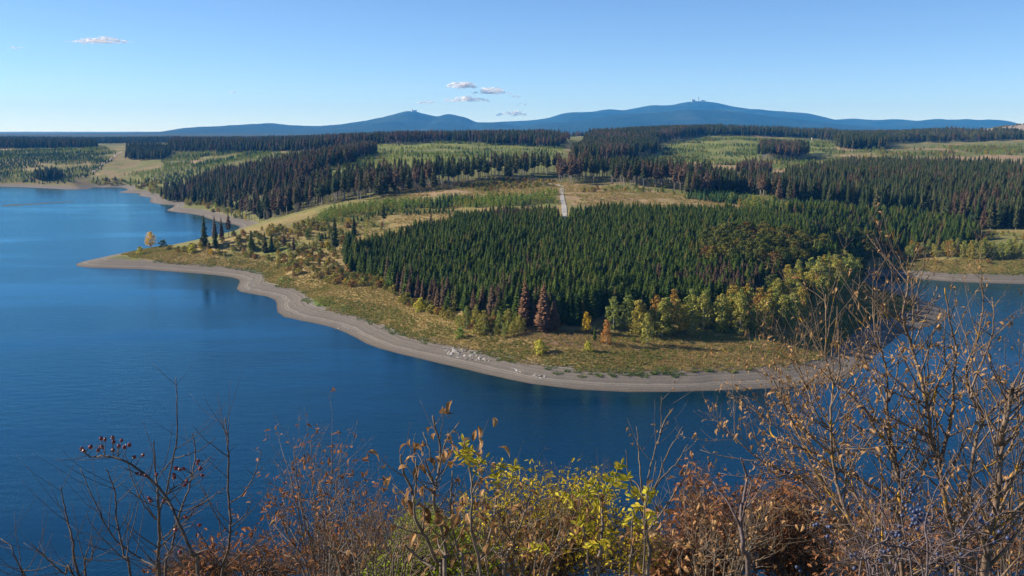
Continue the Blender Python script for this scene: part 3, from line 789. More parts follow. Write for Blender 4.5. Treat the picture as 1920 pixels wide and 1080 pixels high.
zone('bayshore', [(175, 350), (240, 352), (300, 355), (300, 340), (200, 335), (170, 340)], 1400, 2300, 8, {'bush': .6, 'old': .25, 'lime': .15}, (5, 11), 'along the end of the left bay')
zone('spitbush', [(275, 366), (300, 372), (330, 380), (400, 392), (455, 415), (455, 395), (400, 375), (330, 355), (285, 355)], 1000, 1800, 7, {'bush': .5, 'birch': .5}, (4, 10), 'on the slope above the rocky left bay shore')
# clearings with young growth
zone('leftyoung', [(-300, 345), (0, 343), (120, 346), (178, 326), (222, 288), (200, 278), (0, 282), (-300, 285)], 1600, 3000, 6.5, {'yspruce': .65, 'lime': .35}, (4, 7), 'on the left bay hillside')
zone('leftyoung2', [(225, 330), (300, 345), (330, 345), (440, 312), (560, 292), (440, 286), (330, 288), (310, 300), (300, 318)], 1500, 2600, 7, {'lime': .55, 'yspruce': .45}, (4, 8), 'in the clearing behind the left bay')
zone('meadow', [(500, 326), (560, 303), (640, 292), (700, 285), (850, 282), (1000, 284), (1060, 284), (1060, 276), (950, 274), (850, 266), (700, 274), (600, 294)], 1300, 2600, 7.5, {'lime': .6, 'yspruce': .4}, (3, 6), 'in the bright upper clearing in the middle')
zone('meadow2', [(640, 318), (800, 314), (880, 306), (1000, 300), (1050, 300), (1050, 288), (850, 284), (700, 290), (600, 310)], 1200, 2200, 8.5, {'lime': .65, 'yspruce': .35}, (3, 6), 'in the sunny clearing above the forest belt')
zone('meadow3', [(1070, 318), (1230, 290), (1240, 275), (1330, 256), (1560, 268), (1570, 290), (1420, 300), (1400, 320), (1300, 305), (1150, 322)], 1300, 2700, 7.5, {'lime': .5, 'yspruce': .45, 'bush': .05}, (3, 6), 'in the large clearing on the upper right')
zone('meadow4', [(1290, 345), (1400, 320), (1560, 318), (1600, 300), (1920, 290), (1920, 272), (1600, 282), (1440, 302), (1330, 312), (1200, 320)], 1000, 2300, 11, {'lime': .6, 'bush': .3, 'yspruce': .1}, (3, 8), 'in the rough clearing on the right')
zone('limerow', [(560, 425), (700, 398), (860, 388), (1045, 386), (1045, 366), (900, 370), (740, 382), (640, 394)], 700, 1000, 3.4, {'lime': .85, 'yspruce': .15}, (3.5, 6.5), 'in the light green thicket left of the gravel road')
zone('darkyoung', [(600, 425), (660, 415), (760, 405), (860, 400), (860, 392), (700, 400)], 680, 950, 4.0, {'yspruce': .8, 'lime': .2}, (3, 5), 'in the planted rows behind the plantation')
zone('rightyoung', [(1290, 372), (1340, 366), (1440, 378), (1560, 392), (1620, 398), (1600, 406), (1440, 404), (1420, 394)], 780, 1100, 4.2, {'yspruce': .7, 'lime': .3}, (4, 7), 'on the green slope below the dark forest block')
zone('rightyellow', [(1330, 374), (1440, 384), (1600, 402), (1700, 412), (1620, 408), (1440, 400)], 760, 1100, 12, {'birch': 1}, (6, 11), 'scattered over the green slope below the dark forest block', .7)
zone('roadside', [(930, 335), (1050, 342), (1050, 352), (900, 358), (860, 350)], 850, 1200, 7, {'bush': .8, 'lime': .2}, (2, 4), 'in the brush beside the gravel road')
zone('roadside2', [(1075, 352), (1200, 352), (1300, 362), (1200, 362), (1080, 360)], 850, 1100, 9, {'lime': .5, 'bush': .3, 'yspruce': .2}, (2, 5), 'at the clearing edge right of the road')
# shrubs of the headland
zone('spurbush', [(300, 470), (380, 474), (480, 486), (520, 500), (600, 515), (690, 530), (690, 510), (640, 488), (660, 440), (600, 420), (520, 425), (440, 450), (340, 464)], 560, 860, 6.2, {'bush': .82, 'birch': .08, 'yspruce': .1}, (2, 5.5), 'on the scrubby spur behind the left beach', .6)
zone('spurgreen', [(460, 455), (560, 430), (700, 415), (740, 430), (680, 450), (600, 470), (500, 475)], 600, 900, 9, {'lime': .4, 'bush': .4, 'yspruce': .2}, (2, 6), 'on the open ground left of the plantation', .6)
zone('bankbush', [(500, 505), (600, 530), (700, 545), (780, 580), (860, 615), (850, 590), (760, 552), (690, 518), (600, 515), (520, 495)], 440, 720, 4.4, {'bush': .9, 'birch': .1}, (1.8, 4.5), 'on the dry bank left of the plantation', .6)
zone('edgebush', [(1050, 620), (1130, 628), (1180, 640), (1180, 632), (1100, 610)], 400, 480, 8, {'bush': 1}, (1.5, 3), 'below the plantation edge')
zone('covebush', [(1640, 492), (1720, 496), (1920, 500), (1920, 490), (1700, 488)], 600, 780, 9, {'bush': 1}, (1.5, 3.5), 'behind the cove beach', .6)
zone('covebush2', [(1830, 450), (1920, 452), (2100, 452), (2100, 436), (1900, 434), (1840, 440)], 650, 900, 9, {'bush': 1}, (2, 4), 'on the bare patch below the dark forest block', .6)
zone('peakhill', [(1865, 243), (1960, 230), (1960, 226), (1860, 240)], 2500, 3600, 22, {'bush': 1}, (5, 9), 'on top of the pale heap at the far right')

ROAD_PX = [(1012, 343), (1036, 345), (1050, 348), (1056, 352), (1053, 360), (1054, 372), (1057, 384), (1058, 396), (1058, 412), (1059, 430)]
road_pts = np.array([pick(*q) for q in ROAD_PX])

def scatter(poly, d0, d1, sp, jit, seed):
    rg = np.random.default_rng(seed)
    # world bounds of the zone from its seen corners
    a = np.array([(p[0] - W0 / 2) / F0 for p in poly])
    x0, x1 = min(a.min() * d0, a.min() * d1) - sp, max(a.max() * d0, a.max() * d1) + sp
    nx = int((x1 - x0) / sp) + 1; ny = int((d1 - d0) / sp) + 1
    X, Y = np.meshgrid(x0 + np.arange(nx) * sp, d0 + np.arange(ny) * sp)
    X = X + (np.arange(ny) % 2)[:, None] * sp * .5
    X = (X + rg.uniform(-jit, jit, X.shape) * sp).ravel(); Y = (Y + rg.uniform(-jit, jit, Y.shape) * sp).ravel()
    k = (np.abs(X / Y) < 0.62)
    X, Y = X[k], Y[k]
    z = ground_z(X, Y)
    px, py, _ = to_px(X, Y, z)
    s_ = F0 / np.maximum(Y, 1)
    k = in_poly(px + (fnoise(X / 30, Y / 30, 3, seed) - .5) * 26 * s_, py + (fnoise(X / 24, Y / 24, 3, seed + 9) - .5) * 5 * s_, poly) & (z > 2.6)
    return X[k], Y[k], z[k]

rec = {k: [] for k in ('x', 'y', 'z', 'h', 'kind', 'zone')}
taken = None
for zi, (tg, poly, d0, d1, sp, mix, hr, tail, jit) in enumerate(Z):
    X, Y, zg = scatter(poly, d0, d1, sp, jit, 1000 + zi)
    rg = np.random.default_rng(50 + zi)
    # keep the road lane free
    dr = np.full(X.shape, 1e9)
    for i in range(len(road_pts) - 1):
        a = road_pts[i, :2]; ab = road_pts[i + 1, :2] - a
        t = np.clip(((X - a[0]) * ab[0] + (Y - a[1]) * ab[1]) / (ab @ ab), 0, 1)
        dr = np.minimum(dr, np.hypot(X - a[0] - t * ab[0], Y - a[1] - t * ab[1]))
    k = dr > 4.5
    if tg in ('leftyoung', 'leftyoung2', 'meadow', 'meadow2', 'meadow3', 'meadow4', 'spurgreen', 'limerow'):
        k &= fnoise(X / 60, Y / 60, 3, 77) > (0.42 if tg not in ('limerow', 'leftyoung') else 0.3)
    if tg == 'plantation':
        k &= ~in_poly(*to_px(X, Y, zg)[:2], Z[0][1])
    X, Y, zg = X[k], Y[k], zg[k]
    kinds = list(mix); pr = np.array([mix[q] for q in kinds]); pr = pr / pr.sum()
    # kinds come in patches, not salt and pepper
    nzv = fnoise(X / 55, Y / 55, 3, 91 + zi) + rg.normal(0, .10, X.shape)
    order = np.argsort(np.argsort(nzv)) / max(1, len(nzv))
    kk = np.searchsorted(np.cumsum(pr), np.clip(order, 0, .9999))
    hh = rg.uniform(hr[0], hr[1], X.shape)
    if tg == 'plantation':
        u = np.clip((Y - 440) / 300, 0, 1)
        hh = (13.0 - 2.5 * u + 3.0 * (1 - sstep(5, 30, Y - 440))) * rg.uniform(.74, 1.12, X.shape)
    rec['x'].append(X); rec['y'].append(Y); rec['z'].append(zg); rec['h'].append(hh)
    rec['kind'].append(np.array([kinds[q] for q in kk], object)); rec['zone'].append(np.full(X.shape, zi))
rec = {k: np.concatenate(v) for k, v in rec.items()}
# bushes never reach tree height
for kd, cap in (('bush', 4.5), ('lime', 8.0), ('yspruce', 8.0)):
    m = rec['kind'] == kd; rec['h'][m] = np.minimum(rec['h'][m], cap)
NT = len(rec['x'])
rec['yaw'] = rng.uniform(0, 6.283, NT)
rec['var'] = np.array([rng.integers(0, len(KIND[k][3])) for k in rec['kind']])
low = np.isin(rec['zone'], [i for i, q in enumerate(Z) if q[0] in ('plantation', 'fringe', 'deadfront', 'valley', 'rightblock')])
m = rec['kind'] == 'dead'; rec['var'][m & low] = rng.integers(0, 2, int((m & low).sum())); rec['var'][m & ~low] = rng.integers(2, 5, int((m & ~low).sum()))
rec['wid'] = rng.uniform(.9, 1.4, NT)
rec['wid'][rec['kind'] == 'spruce'] *= 1.12

# how much of each tree the picture shows: front-to-back fill of a coarse picture
bx, by, dep = to_px(rec['x'], rec['y'], rec['z'])
hp = rec['h'] / dep * F0
wp = np.array([KIND[k][7] / KIND[k][6] for k in rec['kind']]) * hp
frame = (bx > -10) & (bx < 1930) & (by > 0) & (dep > 0)
S = 2.0
buf = np.zeros((540, 960), bool)
# hidden by the ground?
tt = np.linspace(0.12, 0.98, 60)
zt = rec['z'] + rec['h'] * .8
hid = np.zeros(NT, bool)
for t in tt:
    hid |= ground_z(rec['x'] * t, rec['y'] * t) > EYE + (zt - EYE) * t
vis = np.zeros(NT)
for i in np.argsort(dep):
    if not frame[i] or hid[i]: continue
    x0, x1 = int((bx[i] - wp[i]) / S), int((bx[i] + wp[i]) / S) + 1
    y0, y1 = int((by[i] - hp[i]) / S), int(by[i] / S) + 1
    ym = (y0 + y1) // 2
    xa, xb = int((bx[i] - wp[i] * .45) / S), int((bx[i] + wp[i] * .45) / S) + 1
    c = 0
    for (u0, u1, v0, v1) in ((xa, xb, y0, ym), (x0, x1, ym, y1)):
        u0 = max(u0, 0); v0 = max(v0, 0)
        b = buf[v0:v1, u0:u1]
        if b.size:
            c += b.size - b.sum(); b[:] = True
    vis[i] = c * S * S
print('trees', NT, {k: int((rec['kind'] == k).sum()) for k in KIND}, 'visible', int((vis > 0).sum()))
# ------------------------------------------------------------------ trees as individuals, the rest as forest
PROTO = {}
def proto_collection(kind):
    if kind in PROTO: return PROTO[kind]
    c = bpy.data.collections.new('prototypes_' + kind)
    i = 0
    while (kind, i, 'whole') in MESH:
        c.objects.link(bpy.data.objects.new('%s_%02d' % (kind, i), MESH[kind, i, 'whole'])); i += 1
    PROTO[kind] = c
    return c

def forest(name, kind, pts, yaw, scl, var, label, cat):
    """one mass: copies of the tree shapes set on points"""
    me = bpy.data.meshes.new(name)
    me.vertices.add(len(pts)); me.vertices.foreach_set('co', np.asarray(pts, np.float32).ravel())
    a = me.attributes.new('yaw', 'FLOAT', 'POINT'); a.data.foreach_set('value', np.asarray(yaw, np.float32))
    a = me.attributes.new('scl', 'FLOAT_VECTOR', 'POINT'); a.data.foreach_set('vector', np.asarray(scl, np.float32).ravel())
    a = me.attributes.new('var', 'INT', 'POINT'); a.data.foreach_set('value', np.asarray(var, np.int32))
    o = add(name, me)
    g = bpy.data.node_groups.new(name, 'GeometryNodeTree')
    g.interface.new_socket('Geometry', in_out='INPUT', socket_type='NodeSocketGeometry')
    g.interface.new_socket('Geometry', in_out='OUTPUT', socket_type='NodeSocketGeometry')
    n = g.nodes; l = g.links
    gi = n.new('NodeGroupInput'); go = n.new('NodeGroupOutput')
    ci = n.new('GeometryNodeCollectionInfo'); ci.inputs['Collection'].default_value = proto_collection(kind)
    ci.inputs['Separate Children'].default_value = True; ci.inputs['Reset Children'].default_value = True
    ip = n.new('GeometryNodeInstanceOnPoints'); ip.inputs['Pick Instance'].default_value = True
    def attr(nm, t):
        q = n.new('GeometryNodeInputNamedAttribute'); q.data_type = t; q.inputs['Name'].default_value = nm
        return next(s for s in q.outputs if s.enabled and s.name == 'Attribute')
    cx = n.new('ShaderNodeCombineXYZ'); l.new(attr('yaw', 'FLOAT'), cx.inputs[2])
    l.new(gi.outputs[0], ip.inputs['Points']); l.new(ci.outputs[0], ip.inputs['Instance'])
    l.new(attr('var', 'INT'), ip.inputs['Instance Index'])
    l.new(cx.outputs[0], ip.inputs['Rotation']); l.new(attr('scl', 'FLOAT_VECTOR'), ip.inputs['Scale'])
    l.new(ip.outputs[0], go.inputs[0])
    md = o.modifiers.new('instances', 'NODES'); md.node_group = g
    tag(o, label, cat, kind='stuff')
    return o

def tree(kind, i, loc, yaw, h, wid, label, cat, group=None, parts=True, name=None, leaf=None):
    nm, sn, ct, vs, lm, bm, h0, w0 = KIND[kind]
    s = h / h0
    e = bpy.data.objects.new(name or nm, None)
    COL.objects.link(e)
    e.empty_display_size = 0.5
    e.location = loc; e.rotation_euler = (0, 0, yaw); e.scale = (s * wid, s * wid, s)
    for part in ('trunk', 'crown'):
        me = MESH[kind, i, part]
        if leaf is not None and part == 'crown':
            key = (kind, i, leaf.name)
            if key not in MESH:
                q = me.copy(); q.materials.clear(); q.materials.append(leaf); MESH[key] = q
            me = MESH[key]
        c = bpy.data.objects.new(part, me); COL.objects.link(c); c.parent = e
    tag(e, label, cat or ct, group)
    return e

LOOK = {'spruce': 'dark green spruce', 'old': 'tall dark spruce', 'pole': 'bare-trunked tall spruce', 'dead': 'brown dead spruce', 'birch': 'yellow-green birch',
        'oak': 'round olive broadleaf tree', 'lime': 'light green young tree', 'yspruce': 'small young spruce', 'bush': 'low autumn bush'}
for kind in KIND:
    m = np.where(rec['kind'] == kind)[0]
    v = m[np.argsort(-vis[m])]
    ind = v[:300]
    ind = ind[vis[ind] > 26]
    many = {}; terc = {}
    for zi in set(rec['zone'][ind]):
        q = ind[rec['zone'][ind] == zi]; many[zi] = len(q); terc[zi] = np.quantile(bx[q], [.33, .67])
    for i in ind:
        zt_ = Z[rec['zone'][i]]
        lab = LOOK[kind] + ' ' + zt_[7]
        if many.get(rec['zone'][i], 0) > 30:
            q1, q2 = terc[rec['zone'][i]]
            lab = LOOK[kind] + ' ' + ('at left' if bx[i] < q1 else 'midway' if bx[i] < q2 else 'at right') + ' ' + zt_[7]
        tree(kind, int(rec['var'][i]), (rec['x'][i], rec['y'][i], rec['z'][i]), rec['yaw'][i], rec['h'][i], rec['wid'][i], lab, KIND[kind][2], lab.replace(LOOK[kind], {'spruce': 'green spruces', 'old': 'tall spruces', 'pole': 'bare-trunked spruces', 'dead': 'dead spruces', 'birch': 'birches', 'oak': 'broadleaf trees', 'lime': 'young trees', 'yspruce': 'young spruces', 'bush': 'bushes'}[kind]))
    rest = np.setdiff1d(m, ind)
    if len(rest):
        s = rec['h'][rest] / KIND[kind][6]
        forest(KIND[kind][1], kind, np.c_[rec['x'][rest], rec['y'][rest], rec['z'][rest]], rec['yaw'][rest], np.c_[s * rec['wid'][rest], s * rec['wid'][rest], s], rec['var'][rest],
               {'spruce': 'mass of dark green spruces filling the plantations', 'old': 'mass of tall dark spruces on the far hills', 'pole': 'mass of thinned tall spruces with bare trunks',
                'dead': 'brown dead spruces massed among the forests', 'birch': 'yellow-green birches massed by the shores', 'oak': 'round olive broadleaf wood', 'lime': 'light green young growth over the clearings',
                'yspruce': 'young spruces planted over the clearings', 'bush': 'low autumn scrub over banks and clearings'}[kind], 'forest' if kind not in ('bush', 'lime', 'yspruce') else 'scrub')
    print(kind, len(ind), len(rest))

# trees that stand out on their own: pixel of the foot, height in pixels
def lone(kind, px, py, hpx, label, cat=None, wid=1.0, var=0, name=None, leaf=None, dmin=300):
    x, y, z = pick(px, py, dmin)
    while z < 1.5 and py < 900:
        py += 1; hpx += 1; x, y, z = pick(px, py, dmin)
    d = float(to_px(x, y, z)[2])
    return tree(kind, var, (x, y, z - .1), random.uniform(0, 6), hpx * d / F0, wid, label, cat, None, True, name, leaf)
lone('oak', 283, 463, 30, 'golden yellow tree standing alone on the tip of the spur', 'tree', 1.1, 1, 'yellow_tree', M_YELLOW)
lone('bush', 263, 477, 16, 'bright yellow-green bush nearest the tip of the spur', 'bush', 1.0, 2, None, M_YBUSH)
lone('bush', 306, 462, 12, 'dark rounded bush just right of the lone golden tree', 'bush', 1.5, 3, None, M_OAK)
lone('bush', 361, 475, 16, 'bright yellow bush in front of the tallest spruce on the spur', 'bush', 1.0, 1, None, M_YBUSH)
lone('bush', 396, 477, 10, 'small golden bush in front of the dark spruces on the spur', 'bush', 1.0, 4, None, M_YELLOW)
lone('old', 384, 468, 66, 'tallest dark spruce on the spur behind the left beach', None, .9, 0)
lone('old', 404, 468, 36, 'shorter dark spruce just right of the tallest spruce on the spur', None, 1.3, 1)
lone('dead', 403, 452, 50, 'brown dead spruce behind the two dark spruces on the spur', None, .8, 0)
lone('dead', 416, 450, 44, 'grey-brown dead spruce in the middle of the dead trio on the spur', None, .8, 1)
lone('dead', 429, 446, 48, 'rightmost brown dead spruce of the trio on the spur', None, 1.0, 2)
lone('spruce', 472, 470, 38, 'conical dark spruce alone in the scrub of the spur', None, 1.1, 0)
lone('spruce', 497, 474, 40, 'left of the paired dark spruces in the spur scrub', None, 1.0, 1)
lone('spruce', 509, 473, 34, 'right of the paired dark spruces in the spur scrub', None, 1.0, 2)
lone('dead', 533, 474, 40, 'reddish dead spruce standing in the scrub of the spur', None, 1.1, 3)
lone('dead', 551, 482, 40, 'second reddish dead spruce nearer the plantation', None, 1.1, 4)
lone('old', 628, 470, 66, 'dark ragged spruce at the left corner of the plantation', None, 1.0, 2)
lone('old', 664, 452, 52, 'dark spruce sticking up behind the plantation corner', None, .9, 3)
lone('pole', 720, 430, 50, 'lone thin tree with a bare trunk behind the plantation', None, 1.1, 4)
lone('dead', 808, 438, 42, 'reddish dead spruce rising behind the plantation', None, 1.1, 1)
lone('dead', 826, 440, 34, 'second reddish dead spruce behind the plantation', None, 1.1, 2)
lone('dead', 1020, 622, 96, 'largest brown dead spruce at the plantation front', None, 1.2, 0, None, M_DEADRUST)
lone('dead', 985, 612, 92, 'tall brown dead spruce left of the largest one at the plantation front', None, 1.1, 1, None, M_DEADRUST)
lone('dead', 1040, 620, 62, 'shorter brown dead spruce right of the largest one', None, 1.2, 0, None, M_DEADRUST)
lone('oak', 1099, 625, 42, 'yellow maple against the dark plantation front', 'tree', .85, 2, 'yellow_tree', M_YELLOW)
lone('spruce', 1115, 640, 30, 'small dark green spruce between the yellow maple and the orange birch', None, .85, 3)
lone('birch', 1137, 646, 50, 'orange birch at the left end of the birch row', None, 1.0, 2, None, M_ORANGE)
lone('birch', 1213, 648, 66, 'pale green birch with a white trunk in front of the birch row', None, .95, 3)
lone('bush', 1012, 664, 28, 'large bright yellow bush alone in the dry grass', 'bush', 1.0, 0, None, M_YBUSH)
lone('bush', 1103, 660, 22, 'small loose yellow bush in the dry grass', 'bush', .8, 2, None, M_YBUSH)
lone('bush', 863, 634, 20, 'round green bush on the dry bank near the pale rocks', 'bush', 1.0, 3, None, M_LIME)
lone('bush', 788, 585, 26, 'yellow bush on the upper edge of the dry bank', 'bush', .9, 1, None, M_YBUSH)
lone('oak', 1268, 307, 14, 'single round green tree in the upper right clearing', 'tree', .75, 0, None, None, 900)
lone('oak', 283, 355, 14, 'yellow-green tree at the end of the left bay', 'tree', .8, 3, None, M_YBUSH, 900)
lone('oak', 1560, 500, 34, 'reddish tree in the dark gully beside the cove', 'tree', .6, 1, None, M_ORANGE)
lone('old', 1415, 358, 40, 'dark spruce at the left end of the group beyond the clearing', None, 1.0, 4)
for i_, (a, b, h_) in enumerate([(670, 271, 12), (637, 270, 8), (710, 270, 7), (600, 272, 9), (618, 271, 8)]):
    lone('oak', a, b, h_, ['largest', 'second', 'rightmost', 'leftmost', 'small'][i_] + ' pale round tree beside the long far building', 'tree', .9, i_ % 4, None, M_LIME, 1500)

# ------------------------------------------------------------------ grass and reeds on the banks
MESH.update({('straw', i, 'whole'): tuft_shape(300 + i, .95, .8, 26).mesh('dry_grass', [M_STRAW]) for i in range(4)})
MESH.update({('grass', i, 'whole'): tuft_shape(330 + i, .7, .8, 26).mesh('green_grass', [M_GRASS]) for i in range(4)})
def tufts(name, kind, polys, sp, thr, seed, label, zmin, zmax, sc):
    P = []
    for k, (poly, d0, d1) in enumerate(polys):
        X, Y, z = scatter(poly, d0, d1, sp, .5, seed + k)
        g = fnoise(X / 11, Y / 11, 3, seed) * .6 + fnoise(X / 45, Y / 45, 2, seed + 1) * .4
        lo = zmin + 1.6 * fnoise(X / 14, Y / 14, 3, seed + 5)
        m = (g > thr) & (z > lo) & (z < zmax)
        P.append(np.c_[X, Y, z][m])
    P = np.concatenate(P); n = len(P)
    s = rng.uniform(.6, 1.4, n)[:, None] * np.array([1, 1, 1]) * sc
    forest(name, kind, P, rng.uniform(0, 6.28, n), s, rng.integers(0, 4, n), label, 'grass')
    print(name, n)
BANK = [([(220, 475), (300, 462), (420, 470), (520, 485), (690, 515), (860, 590), (1000, 612), (1150, 622), (1400, 620), (1560, 560), (1620, 520), (1720, 560), (1700, 600), (1620, 660), (1520, 700), (1280, 705), (1090, 712), (980, 700), (830, 660), (660, 600), (560, 560), (470, 520), (330, 500)], 390, 830),
        ([(1630, 500), (1700, 485), (1920, 480), (1990, 480), (1990, 520), (1700, 512)], 600, 760)]
tufts('dry_grass', 'straw', BANK, 1.2, .25, 500, 'dry straw-coloured grass covering the bank above the beach', 2.4, 15, 1.0)
tufts('green_grass', 'grass', BANK, 1.3, .465, 540, 'green grass patches along the top of the beach', 2.0, 7.5, 1.0)
tufts('dry_brushwood', 'straw', [([(690, 378), (760, 352), (930, 332), (1055, 340), (1110, 350), (1290, 366), (1440, 396), (1400, 402), (1250, 392), (1080, 390), (1050, 366), (900, 368)], 800, 1300)], 3.2, .38, 620, 'dry brushwood left on the felled clearing by the gravel road', 3, 90, 1.6)
SPUR = [([(420, 470), (520, 425), (650, 392), (860, 385), (870, 415), (740, 455), (660, 480), (560, 500)], 560, 960)]
tufts('dry_grass', 'straw', SPUR, 2.6, .42, 580, 'dry grass on the open ground of the spur', 3, 60, 1.3)
# ------------------------------------------------------------------ roads, rocks, buildings, clouds
def strip(name, pts, width, mat, label, lift=0.25):
    P = densify(np.array(pts)[:, :2], 3.0)
    d = np.gradient(P, axis=0); d /= np.linalg.norm(d, axis=1)[:, None]
    nrm = np.c_[-d[:, 1], d[:, 0]]
    wv = width * (1 + .25 * (fnoise(np.arange(len(P)) * .2, np.zeros(len(P)), 2, 3) - .5))
    rows = []
    for k in (-.5, -.17, .17, .5):
        q = P + nrm * (wv * k)[:, None]
        rows.append(np.c_[q, ground_z(q[:, 0], q[:, 1]) + lift])
    V = np.stack(rows, 1).reshape(-1, 3)
    n = len(P); F = []
    for i in range(n - 1):
        for k in range(3): F.append((i * 4 + k, i * 4 + k + 1, i * 4 + k + 5, i * 4 + k + 4))
    return tag(add(name, mesh_from(name, V, np.array(F), [mat], smooth=True)), label, kind='structure')
M_GRAVEL = plain_mat('gravel', (0.33, 0.31, 0.285), .9, .3, .35)
M_TRACK = plain_mat('dirt_track', (0.25, 0.2, 0.15), .9, .2, .3)
strip('road', road_pts, 3.7, M_GRAVEL, 'pale gravel road running down into the plantation', .3)
strip('path', [pick(*q, dmin=1200) for q in ((228, 284), (215, 292), (200, 303), (186, 314), (173, 324))], 7.0, M_TRACK, 'dirt track up the left hillside', .4)

# pale boulders
def rock_mesh(seed):
    rd = random.Random(seed); mb = MB()
    import bmesh
    bm = bmesh.new(); bmesh.ops.create_icosphere(bm, subdivisions=2, radius=1)
    ax = Vector((rd.gauss(0, 1), rd.gauss(0, 1), rd.gauss(0, 1))).normalized()
    for v in bm.verts:
        c = v.co.copy()
        for q in range(5):
            a = Vector((math.sin(seed * 3 + q * 2.1), math.cos(seed * 5 + q * 1.3), math.sin(seed + q * 3.7))).normalized()
            t = c.dot(a)
            if t > .55: c -= a * (t - .55)
        v.co = Vector((c.x * 1.3, c.y, c.z * .55)) * (1 + rd.uniform(-.08, .08))
    me = bpy.data.meshes.new('boulder'); bm.to_mesh(me); bm.free()
    me.materials.append(M_ROCK)
    return me
M_ROCK = plain_mat('pale_rock', (0.31, 0.288, 0.26), .85, .4, .8)
rocks = [rock_mesh(i + 3) for i in range(5)]
def boulders(poly, n, s0, s1, label, group, seed):
    rg = np.random.default_rng(seed)
    xs = [p[0] for p in poly]; ys = [p[1] for p in poly]
    k = 0
    while k < n:
        a, b = rg.uniform(min(xs), max(xs)), rg.uniform(min(ys), max(ys))
        if not in_poly(np.array([a]), np.array([b]), poly)[0]: continue
        x, y, z = pick(a, b, 330, 900)
        o = add('boulder', rocks[int(rg.integers(5))], None, (x, y, z))
        s = .75 * rg.uniform(s0, s1) * rg.choice([.6, 1, 1, 1.3])
        o.scale = (s * rg.uniform(.8, 1.5), s, s * rg.uniform(.6, 1.1)); o.rotation_euler = (rg.uniform(-.3, .3), rg.uniform(-.3, .3), rg.uniform(0, 6.28))
        tag(o, label, 'boulder', group); k += 1
boulders([(826, 652), (850, 650), (900, 662), (925, 672), (915, 679), (880, 675), (845, 668)], 110, .3, 1.0, 'whitish angular boulder in the bright rock field on the front beach', 'boulders of the bright rock field', 1)
boulders([(954, 690), (972, 690), (1000, 700), (1030, 706), (1022, 712), (990, 703)], 30, .3, .8, 'whitish boulder in the short line of rocks right of the bright rock field', 'boulders in the short line', 2)
boulders([(620, 610), (650, 612), (670, 622), (660, 628), (632, 616)], 16, .35, .7, 'small grey stone at the waterline of the front beach', 'stones at the waterline', 3)
boulders([(460, 520), (500, 510), (505, 520), (470, 545), (455, 545)], 22, .35, .8, 'small pale stone on the rocky corner of the left beach', 'stones on the rocky corner', 4)

# green tussocks standing alone on the upper beach
MESH['tussock', 0, 'whole'] = tuft_shape(900, 1.0, 1.5, 90).mesh('tussock', [M_GRASS])
MESH['tussock', 1, 'whole'] = tuft_shape(901, .9, 1.7, 90).mesh('tussock', [M_GRASS])
for i, (a, b) in enumerate([(1027, 692), (1045, 700), (1063, 696), (1083, 697), (1091, 706), (1112, 701), (1124, 705), (1145, 702), (1150, 706), (1175, 703), (1192, 702), (1207, 706), (1225, 700), (1250, 700), (1265, 706), (1300, 697),
        (1330, 696), (1372, 697), (1405, 694), (1450, 690), (1470, 687), (935, 676), (955, 676), (812, 628), (735, 606), (690, 594)]):
    x, y, z = pick(a, b, 330, 900)
    o = add('tussock', MESH['tussock', i % 2, 'whole'], None, (x, y, z)); o.rotation_euler = (0, 0, i); o.scale = (random.uniform(1.0, 1.9),) * 2 + (random.uniform(.9, 1.4),)
    tag(o, 'low green grass tussock standing alone on the upper edge of the beach', 'tussock', 'tussocks along the top of the beach')

# weed bank breaking the water of the bay
def weed_bank():
    rg = np.random.default_rng(5); mb = MB()
    for k in range(420):
        t = rg.random()
        px = 5 + 132 * t; py = 386 - 8 * t + rg.normal(0, .8) * (1 - .7 * t)
        x, y = at_z(px, py)
        s = rg.uniform(.5, 1.8); h = rg.uniform(.08, .3); n = 6
        ring = [(x + math.cos(q * 1.047) * s * 2.2 * rg.uniform(.7, 1.2), y + math.sin(q * 1.047) * s * rg.uniform(.7, 1.2), -.05) for q in range(n)]
        for q in range(n): mb.quad([ring[q], ring[(q + 1) % n], (x, y, h)])
    tag(add('water_weeds', mb.mesh('water_weeds', [plain_mat('weed', (0.05, 0.06, 0.03), .8, .3, .5)])), 'dark streak of water weeds breaking the surface of the left bay', 'weeds', kind='stuff')
weed_bank()

# timber stacked by the road
M_LOG = plain_mat('log_ends', (0.5, 0.36, 0.22), .8, .25, 1.5)
M_LOGB = bark_mat('log_bark', (0.14, 0.075, 0.05), (0.25, 0.14, 0.09), 2)
def log_pile(px, py, n, rows, label):
    x, y, z = pick(px, py, 700)
    mb = MB(); rd = random.Random(px)
    for r_ in range(rows):
        for k in range(n - r_):
            cx = (k + r_ * .5 - n / 2) * .55; cz = .27 + r_ * .47
            q = rd.uniform(.2, .27)
            mb.tube([(cx, -2.4 + rd.uniform(-.3, .3), cz), (cx, 2.4, cz)], [q, q], 7, 1)
            y0 = mb.v[-14].y
            mb.quad([(cx + q * math.cos(a), y0 - .002, cz + q * math.sin(a)) for a in [i * .8976 for i in range(7)]][::-1], 0)
    o = add('log_pile', mb.mesh('log_pile', [M_LOG, M_LOGB]), None, (x, y, z)); o.rotation_euler = (0, 0, rd.uniform(-.15, .15))
    tag(o, label, 'log pile')
log_pile(1000, 338, 26, 5, 'longest log pile at the clearing edge left of the gravel road')
log_pile(1030, 339, 20, 4, 'log pile nearest the gravel road')
log_pile(1205, 346, 24, 3, 'log pile at the forest edge right of the gravel road')

